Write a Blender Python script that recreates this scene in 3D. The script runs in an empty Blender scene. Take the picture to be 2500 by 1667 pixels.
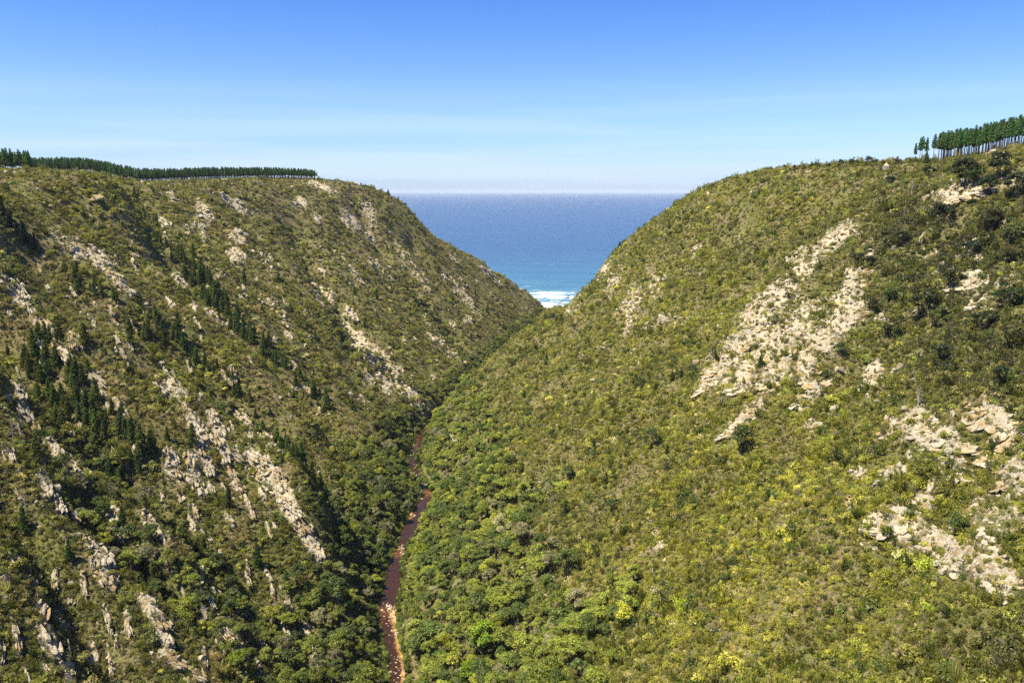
import bpy, bmesh, math, random, time
import numpy as np
from mathutils import Vector, Matrix, Euler, noise
R = math.radians
SC = bpy.context.scene
COL = SC.collection
random.seed(3)
T0 = time.time()
# ------------------------------------------------------------------ camera, sky, sun, exposure
cam_d = bpy.data.cameras.new('camera'); cam = bpy.data.objects.new('camera', cam_d); COL.objects.link(cam)
cam.location = (0, 0, 200.0); cam.rotation_euler = (R(90-10.4), 0, 0)
cam_d.sensor_width = 36.0; cam_d.lens = 36.0*2000/2500; cam_d.clip_start = 1; cam_d.clip_end = 200000
SC.camera = cam
SUN_DIR = Vector((-.44, -.20, .86)).normalized()     # towards the sun
SUN_EL = math.asin(SUN_DIR.z); SUN_AZ = math.atan2(SUN_DIR.x, SUN_DIR.y)
world = bpy.data.worlds.new('World'); SC.world = world; world.use_nodes = True
wn = world.node_tree.nodes; wl = world.node_tree.links; wn.clear()
wout = wn.new('ShaderNodeOutputWorld'); wbg = wn.new('ShaderNodeBackground')
sky = wn.new('ShaderNodeTexSky'); sky.sky_type = 'NISHITA'; sky.sun_disc = False
sky.sun_elevation = SUN_EL; sky.sun_rotation = SUN_AZ % (2*math.pi)
sky.altitude = 200; sky.air_density = 1.0; sky.dust_density = 0.3; sky.ozone_density = 1.5
SKY_STRENGTH = 0.064
# the clear blue of a coastal sky: pale at the horizon, deep overhead, with faint level streaks of thin cloud
geo_w = wn.new('ShaderNodeTexCoord'); sep_w = wn.new('ShaderNodeSeparateXYZ'); wl.new(geo_w.outputs['Generated'], sep_w.inputs[0])
tr_w = wn.new('ShaderNodeValToRGB'); el_ = tr_w.color_ramp.elements
while len(el_) < 6: el_.new(.5)
for i_, (p_, c_) in enumerate([(0.0, (.60, .80, 1.36)), (.03, (.66, .87, 1.40)), (.07, (.72, .92, 1.36)), (.12, (.64, .88, 1.32)), (.24, (.35, .68, 1.32)), (.6, (.22, .55, 1.20))]):
    el_[i_].position = p_; el_[i_].color = (*c_, 1)
wl.new(sep_w.outputs[2], tr_w.inputs[0])
mx_w = wn.new('ShaderNodeMix'); mx_w.data_type = 'RGBA'; mx_w.blend_type = 'MULTIPLY'; mx_w.inputs[0].default_value = 1
wl.new(sky.outputs[0], mx_w.inputs[6]); wl.new(tr_w.outputs[0], mx_w.inputs[7])
mp_w = wn.new('ShaderNodeMapping'); mp_w.inputs['Scale'].default_value = (1.6, 1.6, 38); wl.new(geo_w.outputs['Generated'], mp_w.inputs['Vector'])
nz_w = wn.new('ShaderNodeTexNoise'); nz_w.inputs['Scale'].default_value = 1.0; nz_w.inputs['Detail'].default_value = 5; wl.new(mp_w.outputs[0], nz_w.inputs['Vector'])
mr_w = wn.new('ShaderNodeMapRange'); wl.new(nz_w.outputs['Fac'], mr_w.inputs[0])
for i_, v_ in enumerate((.44, .64, 0, .45)): mr_w.inputs[i_+1].default_value = v_
band_w = wn.new('ShaderNodeMapRange'); wl.new(sep_w.outputs[2], band_w.inputs[0])
for i_, v_ in enumerate((.02, .13, 1, 0)): band_w.inputs[i_+1].default_value = v_
mm_w = wn.new('ShaderNodeMath'); mm_w.operation = 'MULTIPLY'; wl.new(mr_w.outputs[0], mm_w.inputs[0]); wl.new(band_w.outputs[0], mm_w.inputs[1])
cl_w = wn.new('ShaderNodeMix'); cl_w.data_type = 'RGBA'; wl.new(mm_w.outputs[0], cl_w.inputs[0]); wl.new(mx_w.outputs[2], cl_w.inputs[6]); cl_w.inputs[7].default_value = (6.2, 7.1, 9.0, 1)
wl.new(cl_w.outputs[2], wbg.inputs['Color']); wbg.inputs['Strength'].default_value = SKY_STRENGTH
wl.new(wbg.outputs[0], wout.inputs['Surface'])
sun_d = bpy.data.lights.new('sun', 'SUN'); sun_d.energy = 5.0; sun_d.angle = R(.53); sun_d.color = (1.0, .925, .77)
sun = bpy.data.objects.new('sun', sun_d); COL.objects.link(sun)
sun.rotation_euler = SUN_DIR.to_track_quat('Z', 'Y').to_euler(); sun.location = (-200, -60, 600)
SC.view_settings.view_transform = 'Standard'; SC.view_settings.look = 'None'
SC.view_settings.exposure = 1.08; SC.view_settings.gamma = 1.0
SC.render.engine = 'CYCLES'
cy = SC.cycles
cy.max_bounces = 4; cy.diffuse_bounces = 2; cy.glossy_bounces = 2; cy.transmission_bounces = 2; cy.transparent_max_bounces = 4
cy.use_adaptive_sampling = True; cy.adaptive_threshold = 0.02
cy.use_denoising = False
cy.caustics_reflective = False; cy.caustics_refractive = False
# ------------------------------------------------------------------ numeric helpers
CAMZ, PITCH, FPX = 200.0, math.radians(10.4), 2000.0
SP, CP = math.sin(PITCH), math.cos(PITCH)
rng = np.random.default_rng(7)

def ray(u, v):
    a = (np.asarray(u, float)-1250)/FPX; b = (np.asarray(v, float)-833.5)/FPX
    den = CP-b*SP
    return a/den, -(SP+b*CP)/den            # x and z per metre of y

def to_px(x, y, z):
    zz = z-CAMZ
    fwd = y*CP-zz*SP; dn = -(y*SP+zz*CP)
    return 1250+FPX*x/fwd, 833.5+FPX*dn/fwd

_perm = rng.permutation(4096)
_gx = np.cos(np.linspace(0, 2*np.pi, 64, endpoint=False)); _gy = np.sin(np.linspace(0, 2*np.pi, 64, endpoint=False))
def perlin(x, y, seed=0):
    xi = np.floor(x).astype(np.int64); yi = np.floor(y).astype(np.int64)
    xf = x-xi; yf = y-yi
    u = xf*xf*xf*(xf*(xf*6-15)+10); v = yf*yf*yf*(yf*(yf*6-15)+10)
    def g(ix, iy, dx, dy):
        h = _perm[(_perm[(ix+seed*57) & 4095]+iy) & 4095] & 63
        return _gx[h]*dx+_gy[h]*dy
    a = g(xi, yi, xf, yf); b = g(xi+1, yi, xf-1, yf)
    c = g(xi, yi+1, xf, yf-1); d = g(xi+1, yi+1, xf-1, yf-1)
    return (a+(b-a)*u+(c-a)*v+(a-b-c+d)*u*v)*1.5
def fbm(x, y, octs=4, seed=0, gain=.5):
    s = 0; a = 1.0; t = 0
    for o in range(octs):
        s = s+a*perlin(x*2**o, y*2**o, seed+o*3); t += a; a *= gain
    return s/t
def pchip(xs, ys, x):
    xs = np.array(xs, float); ys = np.array(ys, float)
    h = np.diff(xs); d = np.diff(ys)/h
    m = np.zeros_like(ys); m[0] = d[0]; m[-1] = d[-1]
    for i in range(1, len(xs)-1):
        if d[i-1]*d[i] > 0:
            w1 = 2*h[i]+h[i-1]; w2 = h[i]+2*h[i-1]
            m[i] = (w1+w2)/(w1/d[i-1]+w2/d[i])
    x = np.clip(x, xs[0], xs[-1]); k = np.clip(np.searchsorted(xs, x)-1, 0, len(xs)-2)
    t = (x-xs[k])/h[k]
    return ((2*t**3-3*t**2+1)*ys[k]+(t**3-2*t**2+t)*h[k]*m[k]+(-2*t**3+3*t**2)*ys[k+1]+(t**3-t**2)*h[k]*m[k+1])
def sstep(a, b, x):
    t = np.clip((x-a)/(b-a), 0, 1); return t*t*(3-2*t)

# ------------------------------------------------------------------ the valley as a height grid
def _riv():
    """the river's course on the valley floor and its half width"""
    P = [(1655, 970, 4.2), (1570, 956, 4.0), (1485, 945, 5.2), (1417, 960, 4.8), (1380, 962, 4.2), (1340, 979, 2.8), (1295, 998, 5.4), (1250, 1020, 5.6), (1212, 1043, 4.4), (1190, 1036, 3.0), (1155, 1015, 3.2), (1116, 1008, 3.6), (1086, 1022, 3.8), (1061, 1028, 4.6), (1044, 1040, 4.0)]
    out = [(-60, -30, 4.), (150, -40, 4.), (250, -46, 4.2)]
    for v, u, w in P:
        a, b = ray(u, v); y = (.4-CAMZ)/float(b); out.append((y, float(a)*y, w*.74))
    out += [(715, -66, 3.5), (770, -53, 4), (880, -31, 4), (960, -17, 4), (1050, 4, 4.5), (1150, 25, 5), (1250, 45, 6), (1330, 62, 8), (1400, 80, 8), (1500, 100, 8)]
    return np.array(out, float)
RIV = _riv()
def river_w(y): return pchip(RIV[:, 0], RIV[:, 2], y)
def river_x(y): return pchip(RIV[:, 0], RIV[:, 1], y)
YL = [0, 300, 560, 640, 760, 880, 1000, 1080, 1150, 1200, 1250, 1300, 1350, 1400, 1500]
XLrim = [-400, -390, -385, -372, -400, -370, -310, -275, -232, -222, -215, -205, -200, -200, -200]
HL = [212, 212, 213, 213, 211, 213, 215, 216, 213, 208, 180, 132, 66, -8, -14]
YR = [0, 250, 350, 430, 490, 560, 600, 650, 690, 760, 850, 930, 1000, 1080, 1180, 1250, 1320, 1380, 1500]
XRrim = [330, 310, 300, 285, 282, 278, 262, 240, 226, 212, 205, 205, 208, 215, 222, 225, 225, 225, 225]
HR = [228, 228, 227, 225, 223, 221, 219, 217, 213, 207, 199, 190, 178, 160, 128, 92, 40, -8, -14]
GX0, GX1, GY0, GY1, GS = -1400., 1400., -60., 1700., 2.5
gx = np.arange(GX0, GX1+GS, GS); gy = np.arange(GY0, GY1+GS, GS)
GXX, GYY = np.meshgrid(gx, gy)
def build_base():
    Y = np.clip(gy, 0, 1500)
    wob = 1.0
    rx = river_x(Y)
    XL = pchip(YL, XLrim, Y); hl = pchip(YL, HL, Y); XR = pchip(YR, XRrim, Y); hr = pchip(YR, HR, Y)
    Z = np.zeros_like(GXX)
    tk = [0, .018, .05, .12, .25, .5, .75, .92, 1.02, 1.25, 3, 30]
    zkL = [-.012, -.004, .035, .12, .27, .55, .81, .95, .995, 1.01, 1.03, 1.03]
    zkR = [-.012, -.004, .035, .125, .285, .55, .795, .94, .985, 1.01, 1.04, 1.04]
    for i in range(len(gy)):
        d = gx-rx[i]
        tl = -d/(rx[i]-XL[i]); tr = d/(XR[i]-rx[i])
        Z[i] = np.where(d < 0, hl[i]*pchip(tk, zkL, tl), hr[i]*pchip(tk, zkR, tr))
        if hl[i] < 0: Z[i] = np.where(d < 0, hl[i], Z[i])
        if hr[i] < 0: Z[i] = np.where(d >= 0, hr[i], Z[i])
    return Z
Zg = build_base()
def samp(G, x, y):
    fx = np.clip((np.asarray(x)-GX0)/GS, 0, len(gx)-1.001); fy = np.clip((np.asarray(y)-GY0)/GS, 0, len(gy)-1.001)
    ix = fx.astype(int); iy = fy.astype(int); tx = fx-ix; ty = fy-iy
    return (G[iy, ix]*(1-tx)+G[iy, ix+1]*tx)*(1-ty)+(G[iy+1, ix]*(1-tx)+G[iy+1, ix+1]*tx)*ty
def hit(u, v, y0=60., y1=1650., n=640):
    """where the sight line through a point of the picture meets the ground"""
    u = np.atleast_1d(np.asarray(u, float)); v = np.atleast_1d(np.asarray(v, float))
    rx_, rz_ = ray(u, v)
    ys = np.exp(np.linspace(math.log(y0), math.log(y1), n))
    X = rx_[..., None]*ys; Zr = CAMZ+rz_[..., None]*ys
    under = Zr < samp(Zg, X, np.broadcast_to(ys, X.shape))
    k = np.argmax(under, -1); ok = under.any(-1)
    yk = ys[np.clip(k, 1, n-1)]; yp = ys[np.clip(k-1, 0, n-1)]
    for _ in range(7):
        ym = (yk+yp)/2
        un = CAMZ+rz_*ym < samp(Zg, rx_*ym, ym)
        yk = np.where(un, ym, yk); yp = np.where(un, yp, ym)
    return rx_*yk, yk, ok
def polydist(px, py, P):
    """distance to a polyline, side (+ = left of travel) and fraction along it"""
    best = np.full(px.shape, 1e9); side = np.zeros(px.shape); frac = np.zeros(px.shape)
    seg = np.hypot(*(P[1:]-P[:-1]).T); cum = np.concatenate([[0], np.cumsum(seg)])
    for i in range(len(P)-1):
        ax, ay = P[i]; bx, by = P[i+1]; L2 = (bx-ax)**2+(by-ay)**2+1e-9
        t = np.clip(((px-ax)*(bx-ax)+(py-ay)*(by-ay))/L2, 0, 1)
        d = np.hypot(px-ax-t*(bx-ax), py-ay-t*(by-ay))
        m = d < best
        best = np.where(m, d, best); frac = np.where(m, (cum[i]+t*seg[i])/cum[-1], frac)
        side = np.where(m, (bx-ax)*(py-ay)-(by-ay)*(px-ax), side)
    return best, np.sign(side), frac
def world_line(pts):
    a = np.array(pts, float); x, y, ok = hit(a[:, 0], a[:, 1])
    return np.stack([x, y], 1)
# gullies and spurs, traced where they lie on the slopes: (line, depth, width)
GUL = {}
FEATS = [
 ('g1', [(300, 455), (345, 520), (380, 575), (434, 630), (484, 685), (524, 738), (578, 792), (640, 850), (700, 910), (780, 1000), (850, 1080), (905, 1150)], -15, 24),
 ('g2', [(0, 510), (36, 560), (83, 614), (145, 662), (220, 715), (311, 765), (380, 810), (450, 850), (524, 912), (596, 985), (668, 1058), (723, 1130), (790, 1200), (850, 1290)], -15, 20),
 ('g3', [(-60, 640), (-20, 740), (60, 830), (108, 895), (163, 955), (217, 1022), (271, 1078), (343, 1150), (430, 1250), (560, 1370), (700, 1480), (860, 1560)], -13, 18),
 ('g4', [(690, 500), (760, 640), (830, 760), (880, 860), (960, 940), (1040, 990)], -12, 22),
 ('r3', [(180, 800), (300, 900), (430, 985), (530, 1080), (640, 1190), (740, 1300), (800, 1400)], 10, 18),
 ('r2', [(380, 640), (520, 790), (620, 900), (720, 1000), (790, 1080)], 7, 18),
 ('rR', [(2080, 560), (1990, 640), (1900, 720), (1815, 810), (1760, 880), (1720, 960)], 10, 20),
 ('gR', [(1900, 610), (1830, 680), (1740, 770), (1680, 850), (1640, 930), (1540, 1010), (1400, 1110), (1230, 1230), (1100, 1330)], -11, 22),
 ('gS', [(2250, 700), (2150, 900), (2020, 1080), (1850, 1200), (1650, 1330), (1450, 1450), (1250, 1560), (1100, 1640)], -8, 24),
 ('rS', [(2420, 900), (2330, 1080), (2230, 1180), (2150, 1260), (2080, 1330)], 7, 22),
 ('c1', [(700, 1090), (745, 1200), (790, 1300), (835, 1390), (870, 1480)], 16, 12),
 ('c2', [(860, 850), (930, 900), (985, 950), (1030, 1000), (1050, 1040)], 15, 15),
 ('g5', [(540, 470), (620, 550), (690, 640), (770, 740), (840, 830)], -9, 15),
 ('g6', [(850, 480), (930, 600), (1010, 700), (1090, 800), (1140, 870)], -10, 17),
 ('g7', [(985, 570), (1080, 680), (1180, 770)], -8, 15),
 ('r5', [(480, 480), (590, 610), (690, 720), (780, 820)], 6, 15),
 ('g8', [(-20, 880), (90, 1010), (180, 1130), (300, 1280), (430, 1420), (560, 1560)], -9, 11),
 ('g9', [(-20, 1110), (80, 1260), (160, 1400), (230, 1560), (260, 1660)], -8, 9),
 ('r6', [(330, 1180), (420, 1330), (520, 1470), (600, 1600)], 6, 9),
 ('gV', [(2380, 540), (2250, 630), (2150, 740), (2070, 900), (1980, 1010)], -7, 16),
 ('gW', [(2500, 980), (2380, 1130), (2250, 1330), (2080, 1500), (1900, 1660)], -7, 14),
 ('gT', [(1420, 780), (1380, 850), (1300, 930), (1200, 1010), (1100, 1090)], -5, 22),
]
_lines = [(n, world_line(p), dz, w) for n, p, dz, w in FEATS]
def shape_valley():
    global Zg
    Z = Zg.copy()
    rxg = river_x(np.clip(GYY, 0, 1500))
    dr = np.abs(GXX-rxg)
    near_r = sstep(8, 55, dr)
    for n, P, dz, w in _lines:
        x0, x1 = P[:, 0].min()-5*w, P[:, 0].max()+5*w; y0, y1 = P[:, 1].min()-5*w, P[:, 1].max()+5*w
        i0, i1 = np.searchsorted(gy, [y0, y1]); j0, j1 = np.searchsorted(gx, [x0, x1])
        sx, sy = GXX[i0:i1, j0:j1], GYY[i0:i1, j0:j1]
        wx = sx+6*perlin(sx/45, sy/45, 11); wy = sy+6*perlin(sx/45, sy/45, 12)
        d, s, f = polydist(wx, wy, P)
        if P[:, 0].mean() < river_x(np.clip(P[:, 1], 0, 1490)).mean(): dz = dz*1.8
        amp = dz*sstep(0, .12, f)*(1-sstep(.93, 1.0, f)*.6)
        if n[0] == 'c': prof = np.where(s > 0, np.exp(-(d/(w*.4))**2), np.exp(-(d/(w*1.8))**2))
        elif n == 'rR': prof = np.where(s < 0, np.exp(-(d/(w*.45))**2), np.exp(-(d/(w*2.0))**2))
        else: prof = np.exp(-(d/w)**1.5)
        Z[i0:i1, j0:j1] += amp*prof*near_r[i0:i1, j0:j1]
        GUL[n] = P
    land = sstep(0, 20, Z)
    slope = sstep(15, 60, Z)*(1-sstep(195, 212, Z))
    rg = 1-np.abs(fbm(GXX/120+5, GYY/170, 3, 21))*2
    Z += land*slope*(fbm(GXX/95, GYY/95, 3, 31)*7+fbm(GXX/30, GYY/30, 3, 41)*np.where(GXX < rxg, 5.5, 3.2)+(rg-.55)*5)*near_r
    Z += land*(fbm(GXX/60, GYY/60, 2, 51)*1.2)*near_r
    return Z
Zg = shape_valley()
# known rim and spur points seen against the sky or the far wall: (u, v, distance)
SIL = [(0, 408, 620), (100, 410, 640), (200, 414, 660), (262, 424, 690), (340, 444, 1030), (420, 441, 1050), (520, 437, 1060), (620, 434, 1070), (700, 433, 1080), (780, 434, 1095), (850, 442, 1110), (905, 455, 1125), (946, 470, 1140), (985, 495, 1165), (1020, 533, 1150), (1045, 562, 1158), (1062, 580, 1164), (1085, 590, 1240), (1110, 600, 1260), (1169, 630, 1295), (1225, 668, 1325), (1284, 706, 1345), (1332, 747, 1362),
 (1380, 757, 1230), (1420, 716, 1150), (1456, 682, 1090), (1464, 662, 1050), (1509, 606, 950), (1550, 570, 905), (1594, 537, 860), (1645, 500, 810), (1700, 467, 770), (1750, 443, 730), (1807, 425, 700), (1860, 412, 672), (1913, 406, 650), (1990, 398, 620), (2073, 393, 600), (2150, 390, 580), (2232, 387, 555), (2310, 384, 530), (2391, 372, 490), (2450, 358, 460), (2500, 347, 430), (2600, 325, 400),
 (1063, 1031, 682), (1090, 990, 690), (1116, 962, 700), (1140, 938, 725), (1169, 914, 760), (1210, 880, 815), (1254, 845, 880), (1290, 820, 960), (1329, 792, 1060)]
def apply_sil(Z, it=3):
    S = np.array(SIL, float); S[:45, 1] += 3.2*FPX/S[:45, 2]; rx_, rz_ = ray(S[:, 0], S[:, 1])
    X = rx_*S[:, 2]; Yy = S[:, 2]; Zt = CAMZ+rz_*S[:, 2]
    for k in range(it):
        res = Zt-samp(Z, X, Yy)
        num = np.zeros_like(Z); den = np.full(Z.shape, .25)
        for x, y, r in zip(X, Yy, res):
            s = 34 if y < 1120 else 22
            i0, i1 = np.searchsorted(gy, [y-3*s, y+3*s]); j0, j1 = np.searchsorted(gx, [x-3*s, x+3*s])
            w = np.exp(-((GXX[i0:i1, j0:j1]-x)**2+(GYY[i0:i1, j0:j1]-y)**2)/(s*s))
            num[i0:i1, j0:j1] += w*r; den[i0:i1, j0:j1] += w
        Z = Z+num/den
    return Z
def flatten_river(Z):
    """keep the river bed and its banks at river level after the slopes were shaped"""
    y = np.clip(GYY, 0, 1500); rx = river_x(y); d = np.abs(GXX-rx)
    w0 = river_w(y); bed = np.where(d < w0, -1.0, -1.0+np.minimum((d-w0)*.8, 400))
    w = sstep(w0+1, 24, d)
    Z2 = np.minimum(Z, np.maximum(bed*1.9+1, bed))*(1-w)+Z*w
    m = (GYY < 1340)
    return np.where(m & (d < w0), -1.0, np.where(m & (d < 24), Z2, Z))
Zg = apply_sil(Zg)
Zg = flatten_river(Zg)
def clear_sightlines(Z, it=4):
    """shave the few places that stand above the ridge line drawn by the rim points"""
    S = np.array(SIL[:45], float); S[:, 1] += 3.2*FPX/S[:, 2]; L = S[:23]; R_ = S[23:45]
    for _ in range(it):
        u, v = to_px(GXX, np.maximum(GYY, 80), Z)
        vt = np.interp(u, np.concatenate([L[:, 0], R_[:, 0]]), np.concatenate([L[:, 1], R_[:, 1]]))
        over = np.clip(vt-v, 0, 200)
        over[(GYY < 80) | (u < -200) | (u > 2700)] = 0
        Z = Z-over*GYY/FPX*1.02
    return Z
Zg = clear_sightlines(Zg)
def micro(x, y):
    return fbm(x/9, y/9, 3, 61)*.55
def ground(x, y): return samp(Zg, x, y)+micro(x, y)*sstep(0, 3, samp(Zg, x, y))
# ------------------------------------------------------------------ materials
def new_mat(name):
    m = bpy.data.materials.new(name); m.use_nodes = True
    n = m.node_tree.nodes; l = m.node_tree.links
    b = n['Principled BSDF']
    return m, n, l, b
def mixc(n, l, fac, a, b, mode='MIX'):
    x = n.new('ShaderNodeMix'); x.data_type = 'RGBA'; x.blend_type = mode
    for sock, v in ((x.inputs[0], fac), (x.inputs[6], a), (x.inputs[7], b)):
        if isinstance(v, bpy.types.NodeSocket): l.new(v, sock)
        else: sock.default_value = v if not isinstance(v, tuple) else (*v, 1)
    return x.outputs[2]
def math_n(n, l, op, a, b=None, c=None, clamp=False):
    x = n.new('ShaderNodeMath'); x.operation = op; x.use_clamp = clamp
    for i, v in enumerate((a, b, c)):
        if v is None: continue
        if isinstance(v, bpy.types.NodeSocket): l.new(v, x.inputs[i])
        else: x.inputs[i].default_value = v
    return x.outputs[0]
def noise_n(n, l, vec, scale, detail=4, rough=.55, dist=0, kind='NOISE'):
    x = n.new('ShaderNodeTexNoise'); x.inputs['Scale'].default_value = scale; x.inputs['Detail'].default_value = detail
    x.inputs['Roughness'].default_value = rough; x.inputs['Distortion'].default_value = dist
    l.new(vec, x.inputs['Vector']); return x.outputs['Fac']
def ramp_n(n, l, fac, stops):
    x = n.new('ShaderNodeValToRGB'); e = x.color_ramp.elements
    while len(e) < len(stops): e.new(.5)
    for i, (p, c) in enumerate(stops):
        e[i].position = p; e[i].color = (*c, 1) if len(c) == 3 else c
    l.new(fac, x.inputs[0]); return x.outputs[0]
def mapr(n, l, v, a, b, c=0., d=1.):
    x = n.new('ShaderNodeMapRange'); l.new(v, x.inputs[0])
    for i, k in enumerate((a, b, c, d)): x.inputs[i+1].default_value = k
    return x.outputs[0]
def mapping(n, l, vec, scale=(1, 1, 1), rot=(0, 0, 0)):
    x = n.new('ShaderNodeMapping'); x.inputs['Scale'].default_value = scale; x.inputs['Rotation'].default_value = rot
    l.new(vec, x.inputs['Vector']); return x.outputs[0]
def bump_n(n, l, h, dist, strength=1.0, nrm=None):
    x = n.new('ShaderNodeBump'); x.inputs['Distance'].default_value = dist; x.inputs['Strength'].default_value = strength
    l.new(h, x.inputs['Height'])
    if nrm is not None: l.new(nrm, x.inputs['Normal'])
    return x.outputs[0]

def rock_colour(n, l, pos, warm=.5):
    a = noise_n(n, l, pos, .35, 5, .6)
    b = noise_n(n, l, pos, 1.7, 5, .65)
    c = noise_n(n, l, mapping(n, l, pos, (.5, .5, 3.2), (.3, .35, 0)), 1.0, 5, .6)
    base = ramp_n(n, l, b, [(.25, (.26, .22, .155)), (.5, (.48, .41, .285)), (.75, (.68, .61, .47))])
    orange = ramp_n(n, l, c, [(.3, (.30, .185, .07)), (.7, (.50, .36, .16))])
    f = mapr(n, l, a, .66-.24*warm, .82-.24*warm)
    o = mixc(n, l, f, base, orange)
    weath = mapr(n, l, noise_n(n, l, pos, .11, 4, .6), .42, .62, .0, .55)
    o = mixc(n, l, weath, o, mixc(n, l, 1.0, o, (.58, .60, .60), 'MULTIPLY'))
    dark = mapr(n, l, noise_n(n, l, mapping(n, l, pos, (1, 1, 4), (.3, .35, 0)), 1.2, 3, .7), .60, .70)
    return mixc(n, l, math_n(n, l, 'MULTIPLY', dark, .45), o, (.10, .085, .065)), b, c

def make_rock_mat(name, warm):
    m, n, l, b = new_mat(name)
    tc = n.new('ShaderNodeNewGeometry')
    col, h1, h2 = rock_colour(n, l, tc.outputs['Position'], warm)
    l.new(col, b.inputs['Base Color']); b.inputs['Roughness'].default_value = .9
    b.inputs['Specular IOR Level'].default_value = .2
    st = noise_n(n, l, mapping(n, l, tc.outputs['Position'], (.6, .6, 5), (.3, .35, 0)), 1.3, 4, .6)
    l.new(bump_n(n, l, st, .55, 1.0, bump_n(n, l, h1, .35)), b.inputs['Normal'])
    return m
M_ROCK = make_rock_mat('pale_sandstone', .45)
M_ROCKW = make_rock_mat('orange_stained_sandstone', .95)

def make_ground_mat():
    m, n, l, b = new_mat('hillside_soil_and_rock')
    geo = n.new('ShaderNodeNewGeometry'); pos = geo.outputs['Position']
    at = n.new('ShaderNodeAttribute'); at.attribute_name = 'rock'
    rc, h1, h2 = rock_colour(n, l, pos, .6)
    g1 = noise_n(n, l, pos, .9, 5, .7); g2 = noise_n(n, l, pos, .06, 4, .6)
    soil = ramp_n(n, l, g1, [(.28, (.06, .055, .022)), (.46, (.135, .11, .05)), (.58, (.22, .175, .09)), (.72, (.36, .29, .17))])
    grass = ramp_n(n, l, g1, [(.3, (.06, .07, .02)), (.5, (.125, .128, .036)), (.7, (.23, .21, .08))])
    gc = mixc(n, l, mapr(n, l, g2, .42, .6), soil, grass)
    e = math_n(n, l, 'ADD', at.outputs['Fac'], math_n(n, l, 'MULTIPLY_ADD', noise_n(n, l, pos, .32, 5, .7), 2.2, -1.12))
    f = mapr(n, l, e, .42, .56)
    l.new(mixc(n, l, f, gc, rc), b.inputs['Base Color']); b.inputs['Roughness'].default_value = .95
    b.inputs['Specular IOR Level'].default_value = .1
    st = noise_n(n, l, mapping(n, l, pos, (.6, .6, 3), (.3, .35, 0)), .8, 5, .65)
    l.new(bump_n(n, l, st, 1.0, 1.0, bump_n(n, l, g1, .5)), b.inputs['Normal'])
    return m
M_GROUND = make_ground_mat()

def make_leaf_mat(name, mode, sat=1.0, rough=.6, transl=.40):
    m, n, l, b = new_mat(name)
    at = n.new('ShaderNodeAttribute')
    if mode == 'inst': at.attribute_type = 'INSTANCER'; at.attribute_name = 'tint'; tint = at.outputs['Color']
    else:
        oi = n.new('ShaderNodeObjectInfo'); tint = oi.outputs['Color']
    sh = n.new('ShaderNodeAttribute'); sh.attribute_name = 'leafvar'
    # leaf to leaf variation of the plant's own colour
    v = mapr(n, l, sh.outputs['Fac'], 0, 1, .55, 1.5)
    hs = n.new('ShaderNodeHueSaturation'); l.new(tint, hs.inputs['Color']); l.new(v, hs.inputs['Value'])
    l.new(mapr(n, l, sh.outputs['Fac'], 0, 1, .515, .485), hs.inputs['Hue'])
    c = hs.outputs[0]
    df = n.new('ShaderNodeBsdfDiffuse'); tr = n.new('ShaderNodeBsdfTranslucent'); gl = n.new('ShaderNodeBsdfGlossy')
    gl.inputs['Roughness'].default_value = .45; gl.inputs['Color'].default_value = (.9, .9, .85, 1)
    l.new(c, df.inputs['Color'])
    h2 = n.new('ShaderNodeHueSaturation'); l.new(c, h2.inputs['Color']); h2.inputs['Value'].default_value = 1.3; h2.inputs['Hue'].default_value = .49
    l.new(h2.outputs[0], tr.inputs['Color'])
    m1 = n.new('ShaderNodeMixShader'); m1.inputs[0].default_value = transl; l.new(df.outputs[0], m1.inputs[1]); l.new(tr.outputs[0], m1.inputs[2])
    m2 = n.new('ShaderNodeMixShader'); m2.inputs[0].default_value = .02; l.new(m1.outputs[0], m2.inputs[1]); l.new(gl.outputs[0], m2.inputs[2])
    l.new(m2.outputs[0], n['Material Output'].inputs['Surface'])
    return m
M_LEAF_I = make_leaf_mat('scrub_leaves', 'inst')
M_LEAF_O = make_leaf_mat('tree_leaves', 'obj')
def make_bark(name, c1, c2):
    m, n, l, b = new_mat(name)
    geo = n.new('ShaderNodeNewGeometry')
    a = noise_n(n, l, mapping(n, l, geo.outputs['Position'], (3, 3, .6)), 1.5, 4, .6)
    l.new(ramp_n(n, l, a, [(.3, c1), (.7, c2)]), b.inputs['Base Color']); b.inputs['Roughness'].default_value = .9
    l.new(bump_n(n, l, a, .05), b.inputs['Normal'])
    return m
M_BARK = make_bark('dark_bark', (.045, .032, .024), (.13, .095, .07))
M_BARKP = make_bark('pine_bark', (.030, .020, .016), (.085, .055, .042))
M_DEAD = make_bark('bleached_wood', (.22, .20, .17), (.45, .42, .37))

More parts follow.
